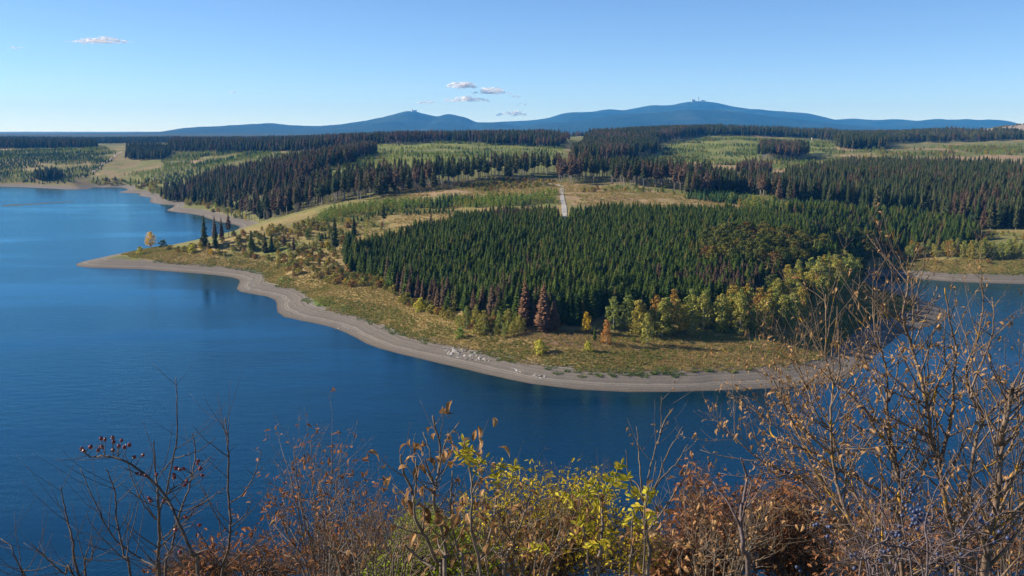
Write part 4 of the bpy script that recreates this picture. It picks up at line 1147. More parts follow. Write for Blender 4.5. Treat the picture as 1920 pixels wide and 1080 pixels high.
# far buildings
M_WALL = plain_mat('white_wall', (0.72, 0.7, 0.66), .8, .08, .2)
M_ROOF = plain_mat('pale_roof', (0.42, 0.36, 0.33), .8, .1, .2)
M_STEEL = plain_mat('grey_steel', (0.5, 0.5, 0.52), .5, .1, .2)
M_WIN = plain_mat('dark_glass', (0.03, 0.035, 0.045), .2, .1, .2)
M_WOOD = plain_mat('hide_boards', (0.6, 0.5, 0.36), .8, .15, 2)
def gable(name, loc, L, W, hw, hr, label, yaw=0.0, win=6):
    e = bpy.data.objects.new(name, None); COL.objects.link(e); e.location = loc; e.rotation_euler = (0, 0, yaw)
    mb = MB(); mb.box((0, 0, hw / 2 - .5), (L, W, hw + 1)); add('wall', mb.mesh('wall', [M_WALL]), e)
    mb = MB(); a, b = L / 2 + .5, W / 2 + .5
    v = [(-a, -b, hw + .02), (a, -b, hw + .02), (a, b, hw + .02), (-a, b, hw + .02), (-a, 0, hw + hr), (a, 0, hw + hr)]
    mb.v = v; mb.f = [(0, 1, 5, 4), (2, 3, 4, 5), (0, 4, 3), (1, 2, 5), (3, 2, 1, 0)]; mb.m = [0] * 5
    add('roof', mb.mesh('roof', [M_ROOF]), e)
    wm = MB(); wm.box((0, 0, 0), (1.6, .2, 1.4)); wme = wm.mesh('window', [M_WIN])
    for k in range(win): add('window', wme, e, (-L / 2 + (k + .5) * L / win, -W / 2 - .05, hw * .55))
    tag(e, label, 'building')
def far_at(px, py, D): return at_y(px, py, D)
x, y, z = pick(640, 272, 1500); gable('long_barn', (x, y, z), 62, 14, 6, 4, 'long white barn far beyond the forest belt', .05, 9)
x, y, z = pick(596, 273, 1500); gable('barn', (x, y, z), 24, 12, 6, 4, 'smaller white barn left of the long one', .1, 4)
def hide(px, py, hpx, label):
    x, y, z = pick(px, py, 1200); d = float(to_px(x, y, z)[2]); s = hpx * d / F0 / 7.0
    e = bpy.data.objects.new('hunting_hide', None); COL.objects.link(e); e.location = (x, y, z); e.scale = (s, s, s)
    mb = MB(); mb.box((0, 0, 5.4), (2.4, 2.4, 2.4)); add('cabin', mb.mesh('cabin', [M_WOOD]), e)
    mb = MB(); mb.box((0, 0, 6.75), (3, 3, .25)); add('roof', mb.mesh('roof', [M_ROOF]), e)
    mb = MB(); mb.box((0, -1.22, 5.8), (1.6, .06, .7)); add('window', mb.mesh('window', [M_WIN]), e)
    for a in (-1, 1):
        for b in (-1, 1):
            mb = MB(); mb.tube([(a * 1.5, b * 1.5, -.3), (a * 1.1, b * 1.1, 4.25)], [.12, .1], 5); add('leg', mb.mesh('leg', [M_WOOD]), e)
    tag(e, label, 'hunting hide')
hide(1523, 266, 8, 'cream raised hunting hide in the upper right clearing')

def summit_tower(px, py, D, H, label, kind):
    x, y, z = at_y(px, py, D)
    e = bpy.data.objects.new('summit_tower' if kind else 'broadcast_mast', None); COL.objects.link(e); e.location = (x, y, z - 12)
    if kind:
        mb = MB(); mb.tube([(0, 0, 0), (0, 0, H * .6), (0, 0, H)], [9, 7, 3], 8); add('shaft', mb.mesh('shaft', [M_STEEL]), e)
        mb = MB(); mb.box((40, 0, 12), (60, 25, 22)); add('station', mb.mesh('station', [M_WALL]), e)
    else:
        mb = MB(); mb.tube([(0, 0, 0), (0, 0, H * .45), (0, 0, H * .5), (0, 0, H)], [9, 7, 4, 2.5], 8); add('mast', mb.mesh('mast', [M_STEEL]), e)
        mb = MB(); mb.tube([(0, 0, H * .38), (0, 0, H * .45)], [13, 13], 10); add('platform', mb.mesh('platform', [M_STEEL]), e)
    tag(e, label, 'tower')
summit_tower(1309, 189.5, 17450, 125, 'thin mast on the summit of the broad mountain', 0)
summit_tower(773, 208, 14950, 45, 'small tower on the pointed mountain summit', 1)
x, y, z = at_y(1300, 190, 17440); gable('summit_station', (x, y, z - 10), 60, 30, 34, 12, 'blocky station building left of the thin summit mast', 0, 4)
x, y, z = at_y(1318, 190, 17440); gable('summit_hotel', (x, y, z - 12), 70, 30, 24, 10, 'low summit building right of the thin mast', 0, 4)

# clouds: puffs of white vapour, thin at the edges
def cloud_mat():
    m, n, l, p = new_mat('cloud')
    d = n.new('ShaderNodeBsdfDiffuse'); d.inputs['Color'].default_value = (.95, .95, .95, 1)
    t = n.new('ShaderNodeBsdfTranslucent'); t.inputs['Color'].default_value = (.95, .95, .95, 1)
    a = n.new('ShaderNodeMixShader'); a.inputs[0].default_value = .5
    l.new(d.outputs[0], a.inputs[1]); l.new(t.outputs[0], a.inputs[2])
    tr = n.new('ShaderNodeBsdfTransparent'); b = n.new('ShaderNodeMixShader')
    geo = n.new('ShaderNodeNewGeometry'); nz = noise(n, l, .008, 6, .7, geo.outputs['Position'])
    r = ramp(n, [(.36, (0, 0, 0)), (.72, (.55, .55, .55))]); l.new(nz.outputs['Fac'], r.inputs[0])
    l.new(r.outputs[0], b.inputs[0]); l.new(tr.outputs[0], b.inputs[1]); l.new(a.outputs[0], b.inputs[2])
    l.new(b.outputs[0], n['Material Output'].inputs['Surface']); n.remove(p)
    return m
M_CLOUD = cloud_mat()
def cloud(px, py, wpx, hpx, n, label, seed):
    rd = random.Random(seed); D = 38000.0
    x, y, z = at_y(px, py, D); u = D / F0
    import bmesh
    V = []; F = []
    bm0 = bmesh.new(); bmesh.ops.create_icosphere(bm0, subdivisions=2, radius=1)
    tv = [v.co.copy() for v in bm0.verts]; tf = [[v.index for v in f.verts] for f in bm0.faces]; bm0.free()
    for k in range(n):
        t = rd.uniform(-1, 1); e = 1 - t * t
        s = (hpx * u * .42) * (.35 + .65 * e) * rd.uniform(.5, 1.1)
        c = Vector((t * wpx * u * .5, rd.uniform(-1, 1) * wpx * u * .2, -hpx * u * .25 + rd.random() ** 1.6 * hpx * u * .6 * e))
        n0 = len(V)
        for v in tv:
            q = 1 + .22 * math.sin(v.x * 5 + k) * math.sin(v.y * 4 + k * 2) + rd.uniform(-.16, .16)
            V.append(c + Vector((v.x * s * 1.9, v.y * s * 1.5, v.z * s * (.8 if v.z > 0 else .2))) * q)
        F += [tuple(n0 + i for i in f) for f in tf]
    o = add('cloud', mesh_from('cloud', np.array([tuple(v) for v in V]), np.array(F), [M_CLOUD], smooth=True), None, (x, y, z))
    tag(o, label, 'cloud', 'small fair-weather clouds')
for i, c in enumerate([(188, 76, 118, 13, 60, 'long white cloud high on the left'), (31, 90, 26, 6, 9, 'tiny white cloud at the left edge'),
        (864, 161, 56, 16, 36, 'puffy cloud at the top of the cloud cluster'), (921, 172, 74, 14, 40, 'bright cloud in the right of the cloud cluster'),
        (876, 187, 84, 12, 44, 'long flat cloud in the middle of the cloud cluster'), (800, 191, 34, 10, 12, 'small cloud left of the cluster above the pointed summit'),
        (962, 181, 30, 7, 9, 'thin cloud trailing at the right of the cluster'), (979, 196, 18, 6, 6, 'tiny cloud right of the cluster'), (960, 214, 60, 12, 18, 'low cloud just above the saddle between the mountains'),
        (440, 172, 50, 7, 4, 'faint wisp of cloud left of the pointed mountain')]):
    cloud(*c, seed=700 + i)
# ------------------------------------------------------------------ the shrubs on the slope below the viewpoint
M_TWIG_DARK = bark_mat('dark_twig', (0.035, 0.027, 0.024), (0.14, 0.112, 0.095), 28)
M_TWIG_ASH = bark_mat('ash_twig', (0.07, 0.055, 0.042), (0.22, 0.175, 0.135), 22, (0.42, 0.26, 0.03), .66)
M_TWIG_LICHEN = bark_mat('lichened_twig', (0.06, 0.041, 0.028), (0.26, 0.185, 0.13), 20, (0.42, 0.23, 0.025), .61)
M_TWIG_PURPLE = bark_mat('blackthorn_twig', (0.06, 0.045, 0.045), (0.19, 0.15, 0.15), 30)
M_DRYLEAF = leaf_mat('curled_dead_leaf', [(0, (0.17, 0.088, 0.036)), (.5, (0.28, 0.155, 0.064)), (1, (0.38, 0.23, 0.11))], .25, nscale=60)
M_RUST = leaf_mat('rust_oak_leaf', [(0, (0.22, 0.095, 0.042)), (1, (0.28, 0.13, 0.06))], .3, grain=.45, nscale=3)
M_YGREEN = leaf_mat('yellow_green_leaf', [(0, (0.40, 0.33, 0.02)), (1, (0.52, 0.38, 0.03))], .35, grain=.5, nscale=2)
M_GOLD = leaf_mat('golden_leaf', [(0, (0.36, 0.28, 0.025)), (.6, (0.46, 0.37, 0.04)), (1, (0.28, 0.28, 0.03))], .35, nscale=30)
M_HIP = plain_mat('rose_hip', (0.11, 0.013, 0.016), .35, .35, 60)
M_SLOE = plain_mat('sloe', (0.03, 0.043, 0.1), .55, .45, 50)

def leaf_mesh(name, kind, mat, seed=0):
    """leaf along +Y, 1 long"""
    rd = random.Random(seed); mb = MB()
    if kind == 'curl':        # dried leaf rolled in on itself
        n = 6; rows = []
        bend = rd.uniform(1.2, 2.6); tw = rd.uniform(-1.5, 1.5)
        p = Vector((0, 0, 0)); a = 0
        for i in range(n + 1):
            t = i / n; w = .17 * math.sin(math.pi * min(.98, t * .9 + .08)) + .015
            c, s = math.cos(tw * t), math.sin(tw * t)
            L = Vector((-w * c, 0, w * s + .10 * math.sin(math.pi * t))); Rr = Vector((w * c, 0, -w * s + .10 * math.sin(math.pi * t)))
            rows.append((p + L, p.copy(), p + Rr))
            a = bend * t; p = p + Vector((0, math.cos(a), -math.sin(a))) / n
        for i in range(n):
            for k in (0, 1): mb.quad([rows[i][k], rows[i][k + 1], rows[i + 1][k + 1], rows[i + 1][k]])
    elif kind == 'lance':     # leaflet folded along its rib
        n = 5; rows = []
        for i in range(n + 1):
            t = i / n; w = .20 * math.sin(math.pi * min(.985, t * .93 + .05)) ** .8
            z = -.25 * t * t
            rows.append((Vector((-w, t, z + w * .5)), Vector((0, t, z)), Vector((w, t, z + w * .5))))
        for i in range(n):
            for k in (0, 1): mb.quad([rows[i][k], rows[i][k + 1], rows[i + 1][k + 1], rows[i + 1][k]])
    else:                     # small lobed leaf
        prof = [(0, .03), (.2, .16), (.35, .12), (.55, .26), (.7, .18), (.85, .2), (1, .02)]
        cu = rd.uniform(-.6, .8)
        rows = [(Vector((-w, t, w * .5 - cu * .3 * t * t)), Vector((0, t, -cu * .3 * t * t)), Vector((w, t, w * .5 - cu * .3 * t * t))) for t, w in prof]
        for i in range(len(rows) - 1):
            for k in (0, 1): mb.quad([rows[i][k], rows[i][k + 1], rows[i + 1][k + 1], rows[i + 1][k]])
    return mb.mesh(name, [mat], True)

def arr(me):
    v = np.empty(len(me.vertices) * 3, np.float32); me.vertices.foreach_get('co', v)
    f = np.array([list(p.vertices) for p in me.polygons])
    return v.reshape(-1, 3), f

def join_leaves(name, meshes, mats, parent):
    """many small leaves as one part; mats = list of (mesh index, 4x4 as numpy)"""
    V = []; F = []; n0 = 0
    A_ = [arr(m) for m in meshes]
    for k, M in mats:
        v, f = A_[k]
        V.append(v @ M[:3, :3].T + M[:3, 3]); F.append(f + n0); n0 += len(v)
    me = mesh_from(name, np.concatenate(V), np.concatenate(F), [meshes[0].materials[0]], smooth=True)
    o = add(name, me, parent); o['kind'] = 'stuff'
    return o

def leaf_matrix(p, d, size, rd, hang=0.0, spread=.8):
    y = (Vector(d) * .6 + Vector((rd.gauss(0, spread), rd.gauss(0, spread), rd.gauss(0, spread) - hang))).normalized()
    up = Vector((rd.gauss(0, .5), rd.gauss(0, .5), 1))
    x = y.cross(up)
    if x.length < 1e-4: x = y.orthogonal()
    x.normalize(); z = x.cross(y)
    M = Matrix((x, y, z)).transposed().to_4x4() @ Matrix.Scale(size, 4)
    M.translation = Vector(p)
    return M

def smooth_path(P, per=5):
    P = [Vector(p) for p in P]
    if len(P) < 3: return P
    Q = [P[0] * 2 - P[1]] + P + [P[-1] * 2 - P[-2]]
    out = []
    for i in range(1, len(Q) - 2):
        for k in range(per):
            t = k / per
            a, b, c, d = Q[i - 1], Q[i], Q[i + 1], Q[i + 2]
            out.append(.5 * ((2 * b) + (c - a) * t + (2 * a - 5 * b + 4 * c - d) * t * t + (3 * b - a - 3 * c + d) * t ** 3))
    out.append(P[-1])
    return out

def twig(mb, p, d, L, r, depth, prm, sites, rd):
    n = 5 if L > .12 else 3
    d = Vector(d).normalized(); p = Vector(p)
    pts = [p.copy()]; ds = [d.copy()]
    for i in range(n):
        d = (d + Vector((rd.gauss(0, prm['wob']), rd.gauss(0, prm['wob']), rd.gauss(0, prm['wob']))) + Vector((0, 0, prm['up'] / n))).normalized()
        p = p + d * L / n; pts.append(p.copy()); ds.append(d.copy())
    rads = [r * (1 - .62 * i / n) for i in range(n + 1)]
    mb.tube(pts, rads, 4 if r < .004 else 5)
    kids(mb, pts, ds, rads, L, depth, prm, sites, rd, .25)
    sites.append((pts[-1], ds[-1], 1))

def kids(mb, pts, ds, rads, L, depth, prm, sites, rd, t0):
    if depth <= 0:
        for i in range(1, len(pts)):
            sites.append((pts[i], ds[i], 0))
        return
    k = max(2, int(L / prm['node'] * rd.uniform(.8, 1.2)))
    for j in range(k):
        t = t0 + (1 - t0) * (j + rd.uniform(.2, .8)) / k
        f = t * (len(pts) - 1); i = min(int(f), len(pts) - 2); u = f - i
        q = pts[i].lerp(pts[i + 1], u); d = ds[i]; r = rads[i] + (rads[i + 1] - rads[i]) * u
        sites.append((q, d, 0))
        phi = rd.uniform(0, 6.28)
        side0 = Vector((math.cos(phi), math.sin(phi) * .7, 0))
        side0 = (side0 - d * side0.dot(d))
        if side0.length < .1: continue
        side0.normalize()
        for sg in (1, -1):
            if rd.random() > prm['dens']: continue
            a = rd.uniform(*prm['ang'])
            cd = d * math.cos(a) + side0 * sg * math.sin(a)
            cl = min(prm['maxl'], L * rd.uniform(.22, .5) * (1.15 - .6 * t)) * prm['len']
            if cl < .03: continue
            twig(mb, q, cd, cl, max(.0011, r * rd.uniform(.4, .62)), depth - 1, prm, sites, rd)

class Shrub:
    def __init__(s, name, label, root_px, D, mat, seed, cat='shrub', group=None):
        x, y, _ = at_y(root_px, 1080, D)
        s.root = Vector((x, y, float(ground_z(x, y)) - .05)); s.D = D; s.mat = mat; s.rd = random.Random(seed)
        s.e = bpy.data.objects.new(name, None); COL.objects.link(s.e); s.e.location = s.root; s.e.empty_display_size = .2
        tag(s.e, label, cat, group); s.sites = []
    def stem(s, px, w0, w1, prm, depth=2, dz=0.0, to_root=True, name='stem', t0=.05):
        """px: seen points from the tip down; w0, w1: seen width at tip and base"""
        D = s.D + dz
        P = [Vector(at_y(a, b, D * (1 + .012 * math.sin(i * 1.7 + len(s.sites))))) for i, (a, b) in enumerate(px)][::-1]
        wl = [w1 + (w0 - w1) * i / (len(P) - 1) for i in range(len(P))]
        if to_root:
            low = P[0]; P = [s.root, s.root.lerp(low, .5) + Vector((.08, 0, 0)) * s.rd.uniform(-1, 1)] + P
            wl = [w1 * 1.5, w1 * 1.25] + wl
        Q = smooth_path(P, 5)
        for i in range(1, len(Q) - 1): Q[i] = Q[i] + Vector((s.rd.gauss(0, 1), s.rd.gauss(0, 1), s.rd.gauss(0, 1))) * .0022 * s.D / 5
        rads = [max(.0012, np.interp(i / (len(Q) - 1), np.linspace(0, 1, len(wl)), wl) * .5 * D / F0) for i in range(len(Q))]
        mb = MB(); mb.tube(Q, rads, 6)
        ds = [(Q[min(i + 1, len(Q) - 1)] - Q[max(i - 1, 0)]).normalized() for i in range(len(Q))]
        L = sum((Q[i + 1] - Q[i]).length for i in range(len(Q) - 1))
        st = []
        kids(mb, Q, ds, rads, L, depth, prm, st, s.rd, t0)
        st.append((Q[-1], ds[-1], 1))
        for v in range(len(mb.v)): mb.v[v] = Vector(mb.v[v]) - s.root
        add(name, mb.mesh(name, [s.mat], True), s.e)
        s.sites += st
        return st
    def leaves(s, kind_meshes, n, size, sites=None, hang=0., spread=.8, jit=.02, parts=0, below=None, pname='leaf'):
        """n leaves on the twig sites: the largest as parts of their own, the rest as one part"""
        st = sites if sites is not None else s.sites
        if below is not None: st = [q for q in st if below(q[0])]
        if not st: return
        mats = []
        for k in range(n):
            p, d, tip = st[s.rd.randrange(len(st))]
            p = p + Vector((s.rd.gauss(0, jit), s.rd.gauss(0, jit), s.rd.gauss(0, jit)))
            mats.append((s.rd.randrange(len(kind_meshes)), leaf_matrix(p - s.root, d, s.rd.uniform(*size), s.rd, hang, spread)))
        mats.sort(key=lambda q: -q[1].to_scale().x)
        for k, M in mats[:parts]:
            o = add(pname, kind_meshes[k], s.e); o.matrix_basis = M
        if len(mats) > parts:
            join_leaves('small_leaves', kind_meshes, [(k, np.array(M)) for k, M in mats[parts:]], s.e)

CURL = [leaf_mesh('curled_leaf', 'curl', M_DRYLEAF, i) for i in range(5)]
LANCE = [leaf_mesh('leaflet', 'lance', M_GOLD, i) for i in range(2)]
RUSTL = [leaf_mesh('oak_leaf', 'lobed', M_RUST, i) for i in range(4)]
YGL = [leaf_mesh('bush_leaf', 'lobed', M_YGREEN, i) for i in range(4)]
def crop(pts, x0, y0, s): return [(x0 + a / s, y0 + b / s) for a, b in pts]
C7 = lambda *p: crop(p, 0, 700, 2.743)
C8 = lambda *p: crop(p, 660, 740, 3.0)
C1 = lambda *p: crop(p, 1280, 480, 3.0)
C2 = lambda *p: crop(p, 1200, 720, 2.667)
BARE = dict(wob=.07, up=.55, node=.17, dens=.5, ang=(.6, 1.0), maxl=.34, len=1.0)
FINE = dict(wob=.12, up=.25, node=.10, dens=.7, ang=(.5, 1.1), maxl=.30, len=1.0)
LICH = dict(wob=.10, up=.5, node=.10, dens=.7, ang=(.5, 1.0), maxl=.36, len=1.0)
FAN = dict(wob=.09, up=.3, node=.26, dens=.8, ang=(.4, .9), maxl=.42, len=1.0)

# --- far left: bare dark shrub
A_ = Shrub('bare_shrub', 'bare dark-stemmed shrub in front of the open water at lower left', 300, 5.2, M_TWIG_DARK, 11)
for p, w0, w1, dz in [
    (C7((793, 350), (797, 470), (805, 560), (815, 650), (818, 850), (820, 1042)), 2, 7, 0),
    (C7((905, 20), (910, 150), (912, 300), (890, 440), (850, 620), (818, 720)), 1.6, 4.5, .05),
    (C7((990, 310), (1005, 400), (990, 520), (950, 650), (910, 760), (880, 900), (850, 1042)), 1.8, 5, .2),
    (C7((1155, 225), (1170, 330), (1175, 430), (1175, 600), (1185, 760), (1175, 900), (1140, 1042)), 2, 6, .3),
    (C7((412, 490), (470, 620), (520, 740), (600, 860), (700, 940), (800, 1000), (815, 1042)), 1.8, 4.5, -.1),
    (C7((543, 490), (590, 600), (600, 740), (640, 940), (670, 1042)), 1.8, 5, -.2),
    (C7((310, 580), (340, 720), (380, 880), (410, 1042)), 1.8, 5, .1),
    (C7((160, 875), (250, 960), (330, 1030), (380, 1060)), 1.6, 4.5, .1),
    (C7((5, 850), (65, 905), (120, 1035), (140, 1070)), 1.6, 4, .3),
    (C7((480, 840), (470, 960), (440, 1042)), 1.4, 3.5, .2)]:
    A_.stem(p, w0, w1, BARE, 1, dz, to_root=p[-1][1] > 1075)
for p in (C7((640, 400), (680, 540), (730, 660), (800, 750)), C7((1345, 395), (1310, 520), (1250, 620), (1185, 665)), C7((1295, 660), (1250, 740), (1190, 785)), C7((1110, 330), (1020, 400), (900, 440), (840, 500)),
          C7((1155, 590), (1060, 660), (960, 720), (850, 840))):
    A_.stem(p, 1.4, 3, BARE, 1, .1, to_root=False, name='side_branch')
# --- rose branch with hips
B_ = Shrub('rose_bush', 'arching rose branch with dark red hips at lower left', 375, 3.1, M_TWIG_DARK, 13)
B_.stem(C7((420, 400), (470, 430), (540, 425), (650, 455), (760, 530), (850, 630), (920, 770), (990, 930), (1020, 1042)), 2.5, 8, dict(FINE, node=.3, maxl=.1), 1, 0)
B_.stem(C7((1085, 430), (1030, 480), (960, 545), (880, 600), (850, 635)), 1.6, 3, dict(FINE, node=.3, maxl=.06), 1, 0, False, 'side_branch')
hips = C7((420, 388), (432, 398), (465, 378), (515, 380), (505, 395), (520, 335), (540, 340), (580, 330), (585, 352), (582, 395), (610, 375), (625, 345), (640, 380), (665, 368), (525, 378), (690, 430), (735, 420), (705, 515),
    (725, 520), (750, 525), (805, 520), (905, 488), (925, 495), (945, 490), (895, 520), (895, 535), (950, 575), (960, 555), (1020, 450), (1015, 465), (1030, 490), (1040, 525), (765, 640), (775, 655), (845, 655), (955, 740), (1025, 780), (903, 805), (940, 830), (925, 920), (1030, 925), (965, 1028))
mb = MB(); prof = [(0, .15), (.12, .62), (.4, 1.0), (.75, .86), (1.0, .45), (1.05, .2), (1.22, .32)]
rings = [[(math.cos(a * .785) * r_, math.sin(a * .785) * r_, t * 1.9 - 1) for a in range(8)] for t, r_ in prof]
for i in range(len(rings) - 1):
    for a in range(8): mb.quad([rings[i][a], rings[i][(a + 1) % 8], rings[i + 1][(a + 1) % 8], rings[i + 1][a]])
hip_me = mb.mesh('rose_hip', [M_HIP], True)
stalks = MB()
brs = [Vector(at_y(q[0], q[1], 3.1)) for q in smooth_path([(a, b, 0) for a, b in C7((420, 400), (470, 430), (540, 425), (650, 455), (760, 530), (850, 630), (920, 770), (990, 930), (1020, 1042))], 5)] + \
    [Vector(at_y(q[0], q[1], 3.1)) for q in smooth_path([(a, b, 0) for a, b in C7((1085, 430), (1030, 480), (960, 545), (880, 600), (850, 635))], 5)]
for a, b in hips:
    p = Vector(at_y(a, b, 3.1 + random.uniform(-.05, .05)))
    o = add('hip', hip_me, B_.e); o.location = p - B_.root; s_ = random.uniform(.0058, .0078); o.scale = (s_, s_, s_)
    q = min(brs, key=lambda w: (w - p).length + (.03 if w.z > p.z else 0))
    dv = (p - q); o.rotation_euler = dv.to_track_quat('Z', 'Y').to_euler()
    stalks.tube([q - B_.root, (p + q) / 2 - B_.root + Vector((0, 0, .004)), p - B_.root], [.0014, .0011, .001], 4)
add('stalks', stalks.mesh('stalks', [M_TWIG_DARK]), B_.e)
# --- rust-leaved young oak, left of centre
Cc = Shrub('young_oak', 'slender young oak with sparse rust leaves right of the bare shrub', 608, 9.0, bark_mat('oak_twig', (.09, .07, .06), (.24, .2, .17), 20), 17, 'young oak')
for tip in ((622, 809), (583, 831), (528, 842), (552, 838), (648, 872), (672, 918), (512, 930), (640, 850), (600, 880), (560, 900), (690, 960), (485, 985), (660, 1000), (530, 960)):
    r_ = random.Random(tip[0])
    mid = (608 + (tip[0] - 608) * .62 + r_.uniform(-5, 5), 1080 + (tip[1] - 1080) * .45)
    Cc.stem([tip, ((tip[0] + mid[0]) / 2 + r_.uniform(-4, 4), (tip[1] + mid[1]) / 2), mid, (608 + (tip[0] - 608) * .3, 1080)], 1.2, 3.6, FAN, 2, r_.uniform(-.5, .5))
Cc.leaves(RUSTL, 1300, (.035, .07), hang=.7, jit=.015, parts=60, below=lambda p: random.random() < np.interp(px1(p)[1], [800, 900, 1000], [.3, .45, 1]))
# --- centre: ash stems with curled dead leaves
Dd = Shrub('ash_sapling', 'ash sapling with curled brown leaves rising at the centre bottom', 838, 4.5, M_TWIG_ASH, 19, 'ash sapling')
ASH = dict(wob=.08, up=.4, node=.2, dens=.5, ang=(.5, .9), maxl=.22, len=1.0)
for p, w0, w1 in [(C8((455, 120), (500, 330), (475, 480), (460, 600), (500, 740), (530, 900), (520, 1020)), 4, 9), (C8((275, 340), (290, 440), (340, 550), (350, 680), (400, 780), (480, 950), (500, 1020)), 4, 8),
                  (C8((360, 360), (360, 480), (350, 600), (352, 690)), 3, 5), (C8((565, 430), (555, 640), (590, 860), (620, 1010)), 3, 6), (C8((410, 370), (440, 450), (465, 520)), 3, 5),
                  (C8((400, 210), (440, 330), (470, 420)), 2, 4), (C8((605, 155), (530, 260), (495, 380)), 2, 4), (C8((295, 845), (380, 920), (470, 985)), 4, 7), (C8((830, 390), (815, 560), (790, 740), (740, 900), (700, 1020)), 3, 6)]:
    Dd.stem(p, w0, w1, ASH, 1, random.uniform(-.15, .15), p[-1][1] > 1070)
Dd.leaves(CURL, 130, (.05, .10), hang=.9, spread=.7, jit=.015, parts=90, pname='curled_leaf')
# --- yellow-topped ash beside it
De = Shrub('ash_sapling', 'ash sapling with yellow leaf tufts right of the curled-leaf ash', 890, 4.2, M_TWIG_ASH, 23, 'ash sapling')
s1 = De.stem(C8((630, 270), (660, 400), (675, 540), (670, 760), (720, 1000)), 3, 7, dict(ASH, dens=.3), 1)
s2 = De.stem(C8((1000, 560), (960, 700), (900, 850), (860, 1010)), 3, 6, ASH, 1, .2)
De.leaves(CURL, 50, (.04, .08), hang=.8, parts=50, pname='curled_leaf')
def pinnate(sh, tip_px, base_px, n, size, dz=0.0, mesh=None):
    """a compound leaf: rib with pairs of leaflets"""
    D = sh.D + dz
    a = Vector(at_y(*base_px, D)); b = Vector(at_y(*tip_px, D + sh.rd.uniform(-.12, .12)))
    rib = smooth_path([a, a.lerp(b, .5) + Vector((0, 0, .02)), b], 5)
    mb = MB(); mb.tube([q - sh.root for q in rib], [.0017] * len(rib), 4); add('leaf_rib', mb.mesh('leaf_rib', [M_GOLD]), sh.e)
    d = (b - a).normalized(); side = Vector((-d.z, sh.rd.uniform(-.4, .4), d.x)).normalized()
    for k in range(n):
        q = rib[int((.25 + .7 * k / n) * (len(rib) - 1))]
        for sg in (1, -1):
            y = (side * sg + d * .7 + Vector((sh.rd.gauss(0, .2), sh.rd.gauss(0, .35), sh.rd.gauss(0, .2) - .2))).normalized()
            x = y.cross(Vector((sh.rd.gauss(0, .4), -1, .6))).normalized(); z = x.cross(y)
            M = Matrix((x, y, z)).transposed().to_4x4() @ Matrix.Scale(size * sh.rd.uniform(.75, 1.15), 4); M.translation = q - sh.root
            o = add('leaflet', (mesh or LANCE)[sh.rd.randrange(2)], sh.e); o.matrix_basis = M
    y = d; x = y.cross(Vector((0, -1, .3))).normalized(); z = x.cross(y)
    M = Matrix((x, y, z)).transposed().to_4x4() @ Matrix.Scale(size, 4); M.translation = b - sh.root
    o = add('leaflet', LANCE[0], sh.e); o.matrix_basis = M
for t, b in [((868, 826), (876, 872)), ((858, 852), (876, 872)), ((893, 862), (877, 880)), ((912, 858), (885, 900)), ((884, 842), (878, 870)), ((940, 866), (934, 905)), ((925, 888), (934, 915)), ((965, 872), (958, 905))]:
    pinnate(De, t, b, 4, .032)
# --- yellow ash with compound leaves, right of centre
Ff = Shrub('yellow_ash', 'ash sapling with bright yellow compound leaves at centre right bottom', 1160, 4.0, M_TWIG_ASH, 29, 'ash sapling')
for p, w0, w1 in [(C8((1390, 560), (1405, 640), (1405, 760), (1395, 900), (1385, 1020)), 4, 8), (C8((1660, 560), (1655, 640), (1660, 800), (1660, 1020)), 3, 7), (C8((1580, 660), (1575, 740), (1570, 900), (1560, 1020)), 3, 5), (C8((1290, 690), (1310, 800), (1340, 1000)), 3, 6)]:
    Ff.stem(p, w0, w1, dict(ASH, dens=.2), 1, random.uniform(-.1, .1), True)
for t, b in [((1080, 925), (1122, 935)), ((1145, 893), (1128, 930)), ((1165, 900), (1130, 935)), ((1178, 893), (1160, 925)), ((1100, 905), (1125, 930)), ((1112, 960), (1128, 950)), ((1185, 930), (1205, 935)), ((1215, 920), (1208, 950)),
             ((1232, 925), (1212, 950)), ((1180, 965), (1208, 950)), ((1175, 985), (1187, 970)), ((1195, 995), (1188, 970)), ((1225, 980), (1212, 960)), ((1090, 1000), (1120, 990)), ((1150, 1010), (1127, 1000)), ((1140, 1030), (1126, 1012)),
             ((1100, 1035), (1123, 1020)), ((1080, 980), (1098, 985)), ((1070, 1010), (1100, 1000)), ((990, 1030), (1040, 1040)), ((1165, 870), (1150, 905)), ((1048, 930), (1080, 960))]:
    pinnate(Ff, t, b, 5, .031, random.uniform(-.2, .2))
Ff.leaves(CURL, 40, (.04, .08), hang=.9, parts=40, pname='curled_leaf')
# --- bare twigs behind the yellow ash
Gg = Shrub('bare_sapling', 'thin bare sapling with pale twigs behind the yellow ash', 1212, 6.5, M_TWIG_ASH, 31, 'sapling')
for p in (C8((1740, 10), (1735, 200), (1680, 400), (1650, 600), (1640, 1000)), C8((1810, 75), (1765, 140), (1735, 220)), C8((1890, 280), (1830, 380), (1760, 450), (1680, 560)), C8((1600, 180), (1615, 330), (1625, 480), (1645, 620)), C8((1860, 180), (1790, 300), (1720, 480), (1670, 600)),
          C8((1440, 380), (1520, 440), (1600, 500), (1650, 620)), C8((1900, 370), (1850, 500), (1760, 640), (1670, 760)), C8((1540, 310), (1560, 470), (1640, 700))):
    Gg.stem(p, 1.3, 4.5, dict(BARE, node=.22), 1, random.uniform(-.2, .2), p[-1][1] > 1060)
Gg.leaves(CURL, 30, (.025, .05), hang=.9, parts=0)
